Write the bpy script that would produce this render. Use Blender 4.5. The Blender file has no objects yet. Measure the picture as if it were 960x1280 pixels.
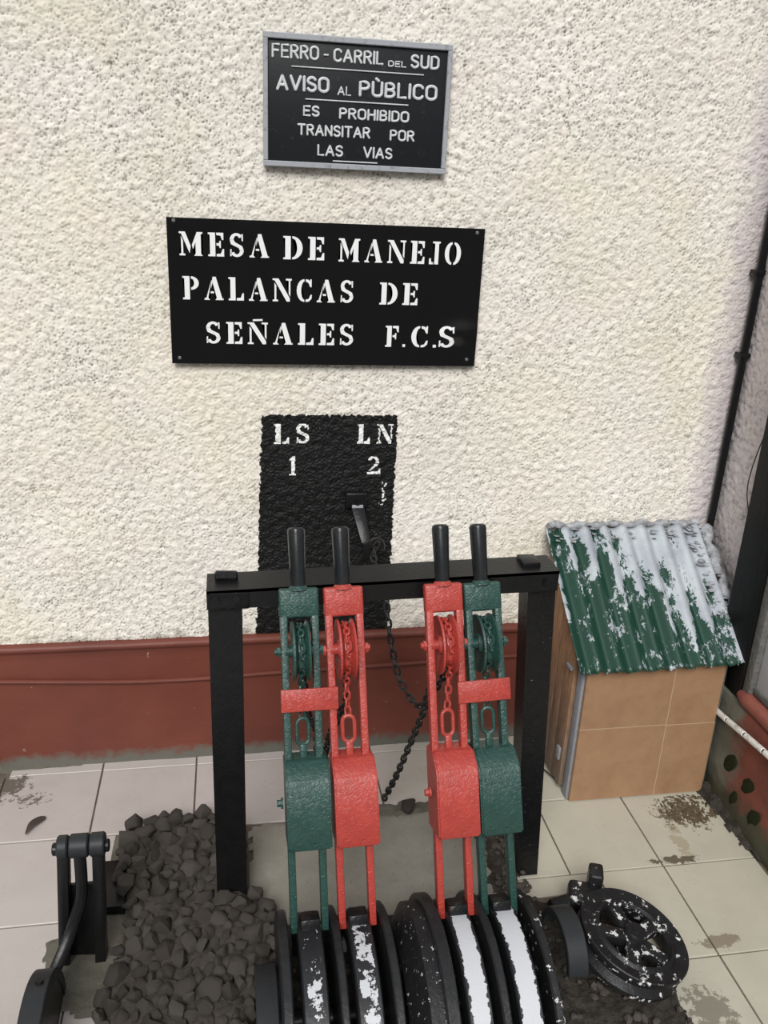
import bpy, bmesh, math, random
import numpy as np
from mathutils import Vector, Matrix, noise

# ------------------------------------------------------------------ camera, light, exposure
scn = bpy.context.scene
COL = scn.collection
PI = math.pi
H = 1.62
def cam_axes(p, y, r):
    cp, sp, cy, sy = math.cos(p), math.sin(p), math.cos(y), math.sin(y)
    f = Vector((sy*cp, cy*cp, -sp)); rt = Vector((cy, -sy, 0)); up = rt.cross(f)
    c, s = math.cos(r), math.sin(r)
    return c*rt + s*up, -s*rt + c*up, f
R_, U_, F_ = cam_axes(0.366017566, 0.183571309, 0.047302965)
cam_d = bpy.data.cameras.new('camera'); cam = bpy.data.objects.new('camera', cam_d); COL.objects.link(cam)
M = Matrix.Identity(4)
for i in range(3):
    M[i][0] = R_[i]; M[i][1] = U_[i]; M[i][2] = -F_[i]
M[2][3] = H
cam.matrix_world = M
cam_d.sensor_fit = 'HORIZONTAL'; cam_d.sensor_width = 36; cam_d.lens = 1094.39/960*36
cam_d.clip_start = 0.02
scn.camera = cam

w = bpy.data.worlds.new('world'); scn.world = w; w.use_nodes = True
nt = w.node_tree; nt.nodes.clear()
wo = nt.nodes.new('ShaderNodeOutputWorld'); bg = nt.nodes.new('ShaderNodeBackground')
tc = nt.nodes.new('ShaderNodeTexCoord'); sp = nt.nodes.new('ShaderNodeSeparateXYZ'); cr = nt.nodes.new('ShaderNodeValToRGB')
nt.links.new(tc.outputs['Generated'], sp.inputs[0]); nt.links.new(sp.outputs['Z'], cr.inputs[0])
cr.color_ramp.elements[0].position = 0.0; cr.color_ramp.elements[0].color = (.10, .095, .09, 1)
cr.color_ramp.elements[1].position = 0.35; cr.color_ramp.elements[1].color = (.92, .95, 1.0, 1)
nt.links.new(cr.outputs[0], bg.inputs[0]); bg.inputs[1].default_value = 0.66
nt.links.new(bg.outputs[0], wo.inputs[0])

sd = bpy.data.lights.new('sun', 'SUN'); sd.energy = 2.9; sd.angle = math.radians(28); sd.color = (1.0, .985, .96)
sun = bpy.data.objects.new('sun', sd); COL.objects.link(sun)
sun.rotation_euler = Vector((0.20, 0.72, -0.66)).to_track_quat('-Z', 'Y').to_euler()
sun.location = (0.5, -2, 4)

scn.view_settings.view_transform = 'Standard'; scn.view_settings.look = 'None'
scn.view_settings.exposure = 0.0; scn.view_settings.gamma = 1.0
scn.view_settings.use_curve_mapping = False

# ------------------------------------------------------------------ materials
class NT:
    def __init__(s, name, rough=.6, metal=0, spec=.5):
        s.m = bpy.data.materials.new(name); s.m.use_nodes = True
        s.t = s.m.node_tree; s.b = s.t.nodes['Principled BSDF']
        s.b.inputs['Roughness'].default_value = rough; s.b.inputs['Metallic'].default_value = metal
        s.b.inputs['Specular IOR Level'].default_value = spec
        s.tc = s.t.nodes.new('ShaderNodeTexCoord'); s.co = s.tc.outputs['Object']
    def n(s, t): return s.t.nodes.new(t)
    def l(s, a, b): s.t.links.new(a, b)
    def world(s):
        g = s.n('ShaderNodeNewGeometry'); s.co = g.outputs['Position']; return s
    def scale(s, v, src=None):
        m = s.n('ShaderNodeMapping'); m.inputs['Scale'].default_value = v; s.l(src or s.co, m.inputs[0]); return m.outputs[0]
    def noise(s, sc, det=4, rough=.6, co=None, dist=0):
        n = s.n('ShaderNodeTexNoise'); n.inputs['Scale'].default_value = sc; n.inputs['Detail'].default_value = det
        n.inputs['Roughness'].default_value = rough; n.inputs['Distortion'].default_value = dist
        s.l(co or s.co, n.inputs['Vector']); return n.outputs['Fac']
    def vor(s, sc, feat='F1', co=None):
        n = s.n('ShaderNodeTexVoronoi'); n.feature = feat; n.inputs['Scale'].default_value = sc
        s.l(co or s.co, n.inputs['Vector']); return n.outputs['Distance']
    def ramp(s, f, stops):
        r = s.n('ShaderNodeValToRGB'); e = r.color_ramp.elements
        while len(e) < len(stops): e.new(.5)
        for i, (p, c) in enumerate(stops):
            e[i].position = p; e[i].color = (c, c, c, 1) if not isinstance(c, tuple) else (*c, 1)
        s.l(f, r.inputs[0]); return r.outputs[0]
    def math(s, op, a, b=None, c=None):
        m = s.n('ShaderNodeMath'); m.operation = op
        for i, v in enumerate((a, b, c)):
            if v is None: continue
            if isinstance(v, (int, float)): m.inputs[i].default_value = v
            else: s.l(v, m.inputs[i])
        return m.outputs[0]
    def sep(s, co=None):
        x = s.n('ShaderNodeSeparateXYZ'); s.l(co or s.co, x.inputs[0]); return x.outputs
    def mix(s, f, a, b, bt='MIX'):
        m = s.n('ShaderNodeMix'); m.data_type = 'RGBA'; m.blend_type = bt
        for i, v in ((0, f), (6, a), (7, b)):
            if isinstance(v, (int, float)): m.inputs[i].default_value = v
            elif isinstance(v, tuple): m.inputs[i].default_value = (*v, 1)
            else: s.l(v, m.inputs[i])
        return m.outputs[2]
    def rnd(s):
        return s.n('ShaderNodeObjectInfo').outputs['Random']
    def col(s, c):
        if isinstance(c, tuple): s.b.inputs['Base Color'].default_value = (*c, 1)
        else: s.l(c, s.b.inputs['Base Color'])
        return s
    def bump(s, h, st=.3, d=.002, prev=None):
        b = s.n('ShaderNodeBump'); b.inputs['Strength'].default_value = st; b.inputs['Distance'].default_value = d
        s.l(h, b.inputs['Height'])
        if prev is not None: s.l(prev, b.inputs['Normal'])
        s.l(b.outputs[0], s.b.inputs['Normal']); return b.outputs[0]
    def rough(s, v):
        s.l(v, s.b.inputs['Roughness']); return s

MT = {}
def stucco_mat(name, base, dirt, thr):
    k = NT(name, .85, spec=.25).world()
    big = k.noise(2.2, 5, .65); c = k.mix(k.ramp(big, [(.35, 0.), (.7, 1.)]), base, tuple(v*f for v, f in zip(base, (.93, .92, .88))))
    # dirt that has lodged in some of the pits
    at = k.n('ShaderNodeAttribute'); at.attribute_name = 'pit'
    amt = k.ramp(k.noise(2.6, 5, .75), [(.34, .35), (.64, 1.)])
    c = k.mix(k.math('MULTIPLY', at.outputs['Fac'], amt), c, dirt)
    sq = k.math('ABSOLUTE', k.math('SUBTRACT', k.noise(52, 3, .6, dist=1.1), .5))
    sq = k.math('MULTIPLY', k.ramp(sq, [(.022, 1.), (.05, 0.)]), k.ramp(k.noise(60, 3, .6), [(.53, 0.), (.60, 1.)]))
    c = k.mix(k.math('MULTIPLY', sq, k.math('MULTIPLY', amt, .8)), c, dirt)
    gr = k.ramp(k.noise(3.2, 7, .8, dist=.4), [(.46, 0.), (.66, .42)])
    c = k.mix(gr, c, tuple(v*f for v, f in zip(base, (.80, .78, .78))))
    c = k.mix(k.ramp(k.noise(4.5, 4, .6, k.scale((1, 1, 1.3))), [(.5, 0.), (.68, .6)]), c, tuple(v*f for v, f in zip(base, (.97, .90, .90))))
    c = k.mix(k.ramp(k.noise(1.35, 5, .7), [(.50, 0.), (.66, .6)]), c, tuple(v*f for v, f in zip(base, (.90, .87, .76))))
    yel = k.ramp(k.noise(1.7, 3, .6, k.scale((1, 1, .6))), [(.5, 0.), (.75, .5)])
    c = k.mix(yel, c, tuple(v*f for v, f in zip(base, (.97, .93, .83))))
    # grime just above the red dado
    z = k.sep()['Z']
    low = k.ramp(k.math('ADD', z, k.math('MULTIPLY', k.noise(22, 4), .16)), [(.46, 1.), (.485, 0.)])
    c = k.mix(k.math('MULTIPLY', low, .55), c, (.17, .15, .12))
    # mauve older coat near the corner
    x = k.sep()['X']
    mr = k.n('ShaderNodeMapRange'); k.l(k.math('ADD', x, k.math('MULTIPLY', k.noise(9, 3), .16)), mr.inputs[0])
    mr.inputs[1].default_value = 1.375; mr.inputs[2].default_value = 1.425
    c = k.mix(k.math('MULTIPLY', mr.outputs[0], .6), c, (.55, .48, .52))
    k.col(c)
    p = k.bump(k.noise(130, 4, .7, dist=.6), .55, .003)
    k.bump(k.noise(330, 3, .7), .5, .0012, p)
    return k.m
MT['stucco'] = stucco_mat('white_stucco', (.87, .835, .765), (.10, .08, .06), .40)
k = NT('black_stucco', .55, spec=.3).world(); k.col((.007, .007, .007)); p = k.bump(k.noise(70, 4, .7, dist=.5), .8, .004); k.bump(k.noise(260, 2), .4, .001, p); MT['stucco_black'] = k.m
k = NT('white_lettering', .6, spec=.3).world(); k.col(k.mix(k.ramp(k.noise(120, 3), [(.3, 1.), (.42, 0.)]), (.82, .82, .80), (.45, .45, .44))); MT['letter_paint'] = k.m
k = NT('sign_letter_white', .5); k.col((.86, .87, .86)); MT['letter_white'] = k.m
k = NT('sign_black', .13, spec=.5); k.col((.008, .008, .0085)); k.bump(k.noise(30, 3), .06, .002); k.rough(k.ramp(k.noise(14, 3), [(.3, .10), (.8, .2)])); MT['sign_black'] = k.m
k = NT('cast_black', .45, spec=.25); k.col(k.mix(k.ramp(k.noise(60, 4), [(.6, 0.), (.8, 1.)]), (.014, .015, .017), (.04, .04, .045))); k.bump(k.noise(150, 3), .2, .001); MT['cast_black'] = k.m
k = NT('cast_grey', .5, spec=.4); k.col(k.mix(k.ramp(k.noise(90, 3), [(.3, 1.), (.45, 0.)]), (.36, .375, .40), (.24, .25, .27))); MT['cast_grey'] = k.m
k = NT('cast_letter', .5, spec=.4); k.col(k.mix(k.ramp(k.noise(200, 3), [(.3, 1.), (.45, 0.)]), (.64, .65, .66), (.42, .43, .45))); MT['cast_letter'] = k.m

def paint(name, c, c2, rough=.32, bs=90, bstr=.5, chips=None):
    k = NT(name, rough, spec=.5 if max(c) > .03 else .3)
    col = k.mix(k.ramp(k.noise(35, 4, .7), [(.35, 0.), (.75, 1.)]), c, c2)
    if chips: col = k.mix(k.ramp(k.noise(chips[0], 4, .7), [(chips[1], 0.), (chips[1]+.03, 1.)]), col, chips[2])
    k.col(col)
    p = k.bump(k.noise(bs, 3, .6, dist=1.2), bstr, .0025); k.bump(k.noise(bs*4, 2), bstr*.5, .0006, p)
    return k.m
MT['red'] = paint('red_enamel', (.43, .054, .040), (.34, .041, .032), .36, 100, .9)
MT['green'] = paint('green_enamel', (.022, .068, .055), (.015, .047, .039), .36, 100, .9)
MT['black'] = paint('black_enamel', (.006, .0062, .0065), (.010, .010, .011), .34, 70, .3)
MT['black_specked'] = paint('black_enamel_with_specks', (.006, .0062, .0065), (.010, .010, .011), .34, 60, .6, (150, .70, (.45, .45, .45)))
MT['handle'] = paint('handle_black', (.012, .013, .014), (.022, .023, .024), .26, 60, .15)
MT['chain'] = paint('chain_black', (.013, .013, .013), (.03, .028, .026), .3, 200, .3)
MT['iron'] = paint('matt_grey_black_iron', (.019, .021, .023), (.026, .028, .031), .5, 50, .1)
MT['white_chipped'] = paint('chipped_black', (.011, .011, .012), (.02, .02, .021), .4, 70, .5, (38, .60, (.66, .66, .65)))
MT['white_flecks'] = paint('flecked_black', (.010, .010, .011), (.016, .016, .017), .45, 70, .5, (75, .63, (.5, .5, .49)))
MT['flange'] = paint('flange_black', (.013, .0135, .014), (.022, .023, .024), .38, 80, .35, (60, .73, (.7, .7, .69)))

def rim_mat(name, halfw, cover, seed, off=0.):
    k = NT(name, .42, spec=.45)
    s = k.sep(); off_v = k.n('ShaderNodeMapping'); off_v.inputs['Location'].default_value = (seed, seed*1.7, 0); k.l(k.co, off_v.inputs[0])
    ax = k.math('ABSOLUTE', k.math('SUBTRACT', s['X'], off))
    n1 = k.noise(55, 5, .7, off_v.outputs[0]); n2 = k.noise(28, 5, .75, off_v.outputs[0])
    edge = k.math('LESS_THAN', k.math('ADD', ax, k.math('MULTIPLY', n1, .024)), halfw+.012)
    body = k.math('GREATER_THAN', n2, cover)
    mask = k.math('MULTIPLY', edge, body)
    k.col(k.mix(mask, k.mix(n1, (.008, .008, .009), (.022, .023, .025)), (.52, .53, .55)))
    k.bump(k.math('ADD', k.math('MULTIPLY', mask, .6), k.noise(90, 3)), .4, .0015)
    return k.m

k = NT('dado_red', .5, spec=.35).world()
c = k.mix(k.ramp(k.noise(3.5, 5, .6), [(.35, 0.), (.7, 1.)]), (.170, .047, .030), (.125, .036, .025))
c = k.mix(k.ramp(k.noise(26, 4, .7), [(.70, 0.), (.74, .6)]), c, (.42, .30, .26))
z = k.sep()['Z']; zz = k.math('ADD', z, k.math('MULTIPLY', k.noise(14, 5, .7), .09))
mr = k.n('ShaderNodeMapRange'); k.l(zz, mr.inputs[0]); mr.inputs[1].default_value = .088; mr.inputs[2].default_value = .062
c = k.mix(mr.outputs[0], c, (.13, .125, .105)); k.col(c)
k.bump(k.noise(40, 4, .6, k.scale((.3, 1, 1))), .35, .003); MT['dado'] = k.m
# right dado: salmon red with moss and grey cement towards the corner
k = NT('dado_red_mossy', .55, spec=.3).world()
c = k.mix(k.ramp(k.noise(6, 5, .6), [(.35, 0.), (.7, 1.)]), (.235, .072, .052), (.15, .048, .037))
s = k.sep()
v = k.math('ADD', s['Y'], k.math('MULTIPLY', k.noise(9, 4), .22))
mr = k.n('ShaderNodeMapRange'); k.l(v, mr.inputs[0]); mr.inputs[1].default_value = 1.87; mr.inputs[2].default_value = 1.92
c = k.mix(mr.outputs[0], c, k.mix(k.noise(30, 4), (.10, .105, .08), (.20, .19, .155)))
v = k.math('ADD', s['Z'], k.math('MULTIPLY', k.noise(16, 4), .17))
mr = k.n('ShaderNodeMapRange'); k.l(v, mr.inputs[0]); mr.inputs[1].default_value = .19; mr.inputs[2].default_value = .14
c = k.mix(mr.outputs[0], c, (.062, .06, .038)); k.col(c)
k.bump(k.noise(60, 4, .6), .5, .003); MT['dado_right'] = k.m
MT['moss'] = NT('dark_moss', .9, spec=.1).world().col((.022, .026, .012)).m
k = NT('glazed_tile', .27, spec=.4).world()
s = k.sep()
side = k.ramp(s['X'], [(.25, 0.), (.75, 1.)])
c = k.mix(side, (.47, .425, .40), (.50, .475, .385))  # tint of the mixed light put into the tile colour: pinkish left, yellower right
oi = k.n('ShaderNodeObjectInfo')
c = k.mix(k.math('MULTIPLY', oi.outputs['Random'], .18), c, (.40, .37, .32))
c = k.mix(k.math('MULTIPLY', k.ramp(k.noise(5, 5, .7), [(.45, 0.), (.75, 1.)]), .3), c, (.30, .27, .22))
c = k.mix(k.math('MULTIPLY', k.ramp(k.noise(110, 4, .7), [(.70, 0.), (.72, 1.)]), k.ramp(k.noise(4, 3), [(.45, 0.), (.55, 1.)])), c, (.07, .055, .045))
def spot(cx, cy, rx, ry, colr, sc=30, thr=.5, amt=.9):
    global c
    dx = k.math('DIVIDE', k.math('SUBTRACT', s['X'], cx), rx); dy = k.math('DIVIDE', k.math('SUBTRACT', s['Y'], cy), ry)
    d = k.math('ADD', k.math('MULTIPLY', dx, dx), k.math('MULTIPLY', dy, dy))
    m = k.math('SUBTRACT', k.math('ADD', 1.0, k.math('MULTIPLY', k.math('SUBTRACT', k.noise(sc, 5, .75), .5), 2.4*1.6)), d)
    c = k.mix(k.math('MULTIPLY', k.ramp(m, [(thr, 0.), (thr+.12, 1.)]), amt), c, colr)
spot(-.56, 2.06, .10, .055, (.13, .11, .09), 55, .95)
spot(-.66, 2.12, .11, .08, (.10, .085, .065), 30, .45)
spot(-.14, 2.08, .10, .05, (.28, .235, .20), 60, 1.0, .7)
spot(.56, 2.03, .10, .06, (.20, .16, .13), 45, 1.0, .8)
spot(1.22, 1.80, .13, .10, (.10, .075, .045), 40, .7)
spot(1.16, 1.70, .03, .09, (.33, .29, .20), 30, .6, .7)
spot(1.12, 1.635, .09, .018, (.09, .072, .05), 40, .45)
spot(1.09, 1.375, .08, .028, (.21, .17, .12), 35, .5, .8)
spot(.98, 1.21, .07, .08, (.17, .16, .12), 30, .5, .8)
k.col(c); k.bump(k.noise(9, 3), .08, .003); k.rough(k.ramp(k.noise(12, 4), [(.3, .22), (.8, .5)])); MT['tile'] = k.m
k = NT('grout_dirt', .9, spec=.2).world(); k.col(k.mix(k.noise(12, 4), (.085, .062, .045), (.17, .14, .11))); MT['grout'] = k.m
k = NT('cement', .85, spec=.25).world()
c = k.mix(k.ramp(k.noise(6, 5, .7), [(.3, 0.), (.7, 1.)]), (.27, .255, .215), (.19, .18, .15))
c = k.mix(k.ramp(k.noise(140, 3), [(.66, 0.), (.7, .8)]), c, (.09, .085, .07)); k.col(c)
k.bump(k.noise(30, 5, .7), .4, .004); MT['cement'] = k.m
k = NT('grimy_mortar', .95, spec=.15).world()
k.col(k.mix(k.noise(20, 5, .7), (.065, .06, .048), (.19, .175, .14))); k.bump(k.noise(60, 5, .7), .8, .006); MT['mortar'] = k.m
k = NT('dark_soil', .95, spec=.15).world()
k.col(k.mix(k.ramp(k.noise(40, 5, .7), [(.3, 0.), (.75, 1.)]), (.02, .018, .015), (.085, .075, .062))); k.bump(k.noise(90, 5, .7), .9, .008); MT['soil'] = k.m
k = NT('ballast_stone', .88, spec=.25)
r = k.rnd(); c = k.mix(r, (.075, .064, .055), (.135, .12, .102))
c = k.mix(k.ramp(k.noise(70, 5, .7), [(.4, 0.), (.75, .8)]), c, (.055, .047, .041)); k.col(c)
p = k.bump(k.noise(45, 5, .7), .8, .008); k.bump(k.noise(200, 3), .4, .002, p); MT['stone'] = k.m
k = NT('mound_mortar', .95, spec=.15).world(); k.col(k.mix(k.noise(30, 5, .7), (.04, .034, .028), (.095, .083, .07))); k.bump(k.noise(80, 5, .7), .9, .008); MT['mound_mortar'] = k.m
k = NT('tan_tile', .38, spec=.35)
c = k.mix(k.ramp(k.noise(9, 5, .7), [(.35, 0.), (.7, 1.)]), (.36, .215, .12), (.28, .16, .09))
c = k.mix(k.ramp(k.noise(45, 5, .7), [(.55, 0.), (.8, .5)]), c, (.22, .12, .065)); k.col(c); k.bump(k.noise(40, 3), .08, .002); MT['tan'] = k.m
k = NT('pine_plank', .7, spec=.25)
g = k.noise(22, 5, .6, k.scale((9, 9, .7)), dist=.8)
c = k.mix(k.ramp(g, [(.35, 0.), (.62, 1.)]), (.40, .235, .135), (.21, .11, .06))
zz = k.math('ADD', k.sep()['Z'], k.math('MULTIPLY', k.noise(8, 3), .25))
c = k.mix(k.ramp(zz, [(.15, .75), (.55, 0.)]), c, k.mix(g, (.20, .17, .145), (.10, .08, .065))); k.col(c); k.bump(g, .4, .002); MT['wood'] = k.m
k = NT('grey_painted_metal', .5, spec=.4); k.col(k.mix(k.noise(30, 4), (.20, .21, .235), (.30, .31, .335))); k.bump(k.noise(60, 3), .2, .001); MT['greymetal'] = k.m
k = NT('peeling_roof_paint', .35, spec=.45)
s = k.sep()
# sheet coordinates: X across, Y down the slope (0 top .. .44 eave)
st = k.scale((1.0, .42, 1.0))
n = k.noise(11, 7, .78, st, dist=.4); n2 = k.noise(32, 5, .8, st)
bias = k.math('SUBTRACT', k.math('MULTIPLY', s['Y'], .95), k.math('MULTIPLY', s['X'], .50))
val = k.math('ADD', k.math('ADD', k.math('MULTIPLY', n, 1.25), k.math('MULTIPLY', n2, .45)), bias)
wave = k.math('MULTIPLY', k.math('COSINE', k.math('MULTIPLY', s['X'], 2*PI/.058)), -.085)
m = k.ramp(k.math('SUBTRACT', k.math('ADD', val, wave), .60), [(.415, 0.), (.423, 1.)])
base = k.mix(k.ramp(k.noise(8, 4), [(.4, 0.), (.65, 1.)]), (.47, .51, .535), (.33, .355, .40))
base = k.mix(k.ramp(k.noise(60, 5, .8), [(.62, 0.), (.66, .7)]), base, (.17, .18, .18))
hole = k.ramp(k.noise(17, 7, .8, k.scale((1., .7, 1.))), [(.565, 1.), (.575, 0.)])
m = k.math('MULTIPLY', m, hole)
k.col(k.mix(m, base, k.mix(n2, (.010, .060, .036), (.015, .040, .030)))); k.bump(k.math('ADD', m, n2), .35, .0012); MT['roof'] = k.m
k = NT('white_plastic', .5); k.col(k.mix(k.ramp(k.noise(50, 4), [(.55, 0.), (.65, .7)]), (.68, .67, .62), (.3, .26, .2))); MT['whitepipe'] = k.m
k = NT('pale_panel_paint', .5); k.col(k.mix(k.noise(6, 3), (.56, .58, .62), (.66, .68, .71))); MT['panel'] = k.m
k = NT('tarred_wood', .6, spec=.2); g = k.noise(18, 5, .7, k.scale((5, 5, .6)))
k.col(k.mix(k.ramp(g, [(.62, 0.), (.78, 1.)]), (.006, .006, .006), (.045, .042, .04))); k.bump(g, .6, .003); MT['tar'] = k.m
k = NT('rough_grey_render', .9, spec=.2).world(); k.col(k.mix(k.noise(40, 5, .75), (.05, .048, .042), (.26, .255, .24))); k.bump(k.noise(80, 4), .8, .005); MT['render_grey'] = k.m
k = NT('roof_mortar', .9, spec=.2).world(); k.col(k.mix(k.ramp(k.noise(45, 5, .75), [(.38, 0.), (.62, 1.)]), (.20, .20, .21), (.46, .475, .50))); k.bump(k.noise(70, 4), .8, .005); MT['roof_mortar'] = k.m
MT['leaf'] = NT('dry_leaf', .7).col((.055, .038, .03)).m
k = NT('crumbs', .9); k.col((.10, .07, .04)); MT['debris'] = k.m
MT['wire'] = NT('dark_wire', .5).col((.03, .027, .025)).m
MT['steel'] = NT('bolt_steel', .4, .6).col((.25, .25, .25)).m

# ------------------------------------------------------------------ helpers
def tag(o, label=None, cat=None, group=None, kind=None):
    if label: o['label'] = label
    if cat: o['category'] = cat
    if group: o['group'] = group
    if kind: o['kind'] = kind
    return o
def empty(name, loc=(0, 0, 0), label=None, cat=None, group=None, mat=None):
    o = bpy.data.objects.new(name, None); COL.objects.link(o); o.empty_display_size = .05
    if mat is not None: o.matrix_world = mat
    else: o.location = loc
    return tag(o, label, cat, group)
def link(name, me, m, parent=None, loc=None, mat=None):
    o = bpy.data.objects.new(name, me); COL.objects.link(o)
    if m is not None and not me.materials: me.materials.append(MT[m] if isinstance(m, str) else m)
    if parent is not None: o.parent = parent
    if mat is not None: o.matrix_basis = mat
    elif loc is not None: o.location = loc
    return o
def fin(bm, name, smooth=True, ang=.6):
    bmesh.ops.recalc_face_normals(bm, faces=bm.faces)
    me = bpy.data.meshes.new(name); bm.to_mesh(me); bm.free()
    if smooth:
        me.polygons.foreach_set('use_smooth', [True]*len(me.polygons))
        try: me.set_sharp_from_angle(angle=ang)
        except Exception: pass
    return me
def obj(name, bm, m, parent=None, smooth=True, loc=None, mat=None, ang=.6):
    return link(name, fin(bm, name, smooth, ang), m, parent, loc, mat)
def merge(bm, other, mat=None):
    me = bpy.data.meshes.new('tmp'); other.to_mesh(me); other.free()
    if mat is not None: me.transform(mat)
    bm.from_mesh(me); bpy.data.meshes.remove(me); return bm
def T(x, y, z): return Matrix.Translation((x, y, z))
def Rx(a): return Matrix.Rotation(a, 4, 'X')
def Ry(a): return Matrix.Rotation(a, 4, 'Y')
def Rz(a): return Matrix.Rotation(a, 4, 'Z')
def box(x0, x1, y0, y1, z0, z1, bev=0., seg=2, bm=None, mat=None):
    b = bmesh.new()
    vs = [b.verts.new((x, y, z)) for x in (x0, x1) for y in (y0, y1) for z in (z0, z1)]
    for f in ((0, 1, 3, 2), (4, 6, 7, 5), (0, 4, 5, 1), (2, 3, 7, 6), (0, 2, 6, 4), (1, 5, 7, 3)): b.faces.new([vs[i] for i in f])
    if bev > 0: bmesh.ops.bevel(b, geom=list(b.edges), offset=bev, segments=seg, affect='EDGES', profile=.5)
    if bm is None and mat is None: return b
    if bm is None: bm = bmesh.new()
    return merge(bm, b, mat)
def hexa(p, bev=0., bm=None):
    """8 points: bottom ring 4, top ring 4"""
    b = bmesh.new(); vs = [b.verts.new(q) for q in p]
    for f in ((3, 2, 1, 0), (4, 5, 6, 7), (0, 1, 5, 4), (1, 2, 6, 5), (2, 3, 7, 6), (3, 0, 4, 7)): b.faces.new([vs[i] for i in f])
    if bev > 0: bmesh.ops.bevel(b, geom=list(b.edges), offset=bev, segments=2, affect='EDGES', profile=.5)
    return b if bm is None else merge(bm, b)
def lathe(prof, seg=32, a0=0., a1=2*PI, axis='X', bm=None, mat=None):
    """prof: list (t, r): t along axis"""
    b = bmesh.new(); full = abs(a1-a0-2*PI) < 1e-6; n = seg if full else seg+1; rings = []
    for i in range(n):
        a = a0+(a1-a0)*i/seg; ring = []
        for t, r in prof:
            ring.append(b.verts.new((t, r*math.cos(a), r*math.sin(a)) if axis == 'X' else (r*math.cos(a), r*math.sin(a), t)))
        rings.append(ring)
    for i in range(seg):
        A, B = rings[i], rings[(i+1) % n]
        for j in range(len(prof)-1):
            try: b.faces.new((A[j], A[j+1], B[j+1], B[j]))
            except ValueError: pass
    if not full:
        for ring in (rings[0], rings[-1]):
            try: b.faces.new(ring)
            except ValueError: pass
    bmesh.ops.remove_doubles(b, verts=b.verts, dist=1e-6)
    if bm is None and mat is None: return b
    return merge(bm if bm is not None else bmesh.new(), b, mat)
def closed(prof): return list(prof)+[prof[0]]
def cyl(p, q, r, r2=None, seg=16, bev=.0, bm=None):
    p, q = Vector(p), Vector(q); d = q-p; L = d.length; r2 = r if r2 is None else r2
    prof = [(0, 0), (0, r-bev), (bev, r), (L-bev, r2), (L, r2-bev), (L, 0)] if bev else [(0, 0), (0, r), (L, r2), (L, 0)]
    b = lathe(prof, seg, axis='Z')
    m = Matrix.Translation(p) @ d.to_track_quat('Z', 'Y').to_matrix().to_4x4()
    return merge(bm if bm is not None else bmesh.new(), b, m)
def tube(pts, r, seg=8, close=False, flat=1., bm=None):
    b = bmesh.new(); P = [Vector(p) for p in pts]; n = len(P); rings = []; prev = None
    for i in range(n):
        if close: t = (P[(i+1) % n]-P[i-1]).normalized()
        else: t = (P[min(i+1, n-1)]-P[max(i-1, 0)]).normalized()
        if prev is None:
            u = t.orthogonal().normalized()
            if abs(t.x) < .9: u = (Vector((1, 0, 0))-t*t.x).normalized()
        else: u = (prev-t*prev.dot(t)).normalized()
        prev = u; v = t.cross(u); rr = r[i] if isinstance(r, (list, tuple)) else r
        rings.append([b.verts.new(P[i]+u*rr*math.cos(2*PI*k/seg)+v*rr*flat*math.sin(2*PI*k/seg)) for k in range(seg)])
    for i in range(n if close else n-1):
        A, B = rings[i], rings[(i+1) % n]
        for k in range(seg): b.faces.new((A[k], A[(k+1) % seg], B[(k+1) % seg], B[k]))
    if not close:
        b.faces.new(rings[0][::-1]); b.faces.new(rings[-1])
    return b if bm is None else merge(bm, b)
def spline(pts, n=10):
    P = [Vector(p) for p in pts]; P = [2*P[0]-P[1]]+P+[2*P[-1]-P[-2]]; out = []
    for i in range(1, len(P)-2):
        for j in range(n):
            t = j/n
            out.append(.5*((2*P[i])+(-P[i-1]+P[i+1])*t+(2*P[i-1]-5*P[i]+4*P[i+1]-P[i+2])*t*t+(-P[i-1]+3*P[i]-3*P[i+1]+P[i+2])*t**3))
    out.append(P[-2]); return out
def resample(P, step):
    out = [P[0].copy()]; acc = 0.
    for a, b in zip(P[:-1], P[1:]):
        L = (b-a).length
        while acc+L >= step:
            t = (step-acc)/L; a = a.lerp(b, t); out.append(a.copy()); L = (b-a).length; acc = 0.
        acc += L
    return out
def link_bm(Lk, wd, r, seg=5, n=12):
    """chain link in the local XZ plane, long axis Z"""
    pts = []; R = wd/2-r; h = Lk/2-r-R
    for i in range(n+1): a = PI*i/n; pts.append((R*math.cos(a), 0, h+R*math.sin(a)))
    for i in range(n+1): a = PI+PI*i/n; pts.append((R*math.cos(a), 0, -h+R*math.sin(a)))
    return tube(pts, r, seg, close=True)
def chain_frames(path, Lk, r, roll0=.5):
    pitch = Lk-3.0*r
    P = resample(path, pitch); out = []
    for i in range(len(P)-1):
        d = (P[i+1]-P[i]).normalized(); c = (P[i]+P[i+1])/2
        x = Vector((1, 0, 0)); x = (x-d*x.dot(d)).normalized(); y = d.cross(x)
        a = roll0+(PI/2 if i % 2 else 0)
        u = x*math.cos(a)+y*math.sin(a); v = d.cross(u)
        m = Matrix.Identity(4)
        for k in range(3): m[k][0] = u[k]; m[k][1] = v[k]; m[k][2] = d[k]; m[k][3] = c[k]
        out.append(m)
    return out
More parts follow.
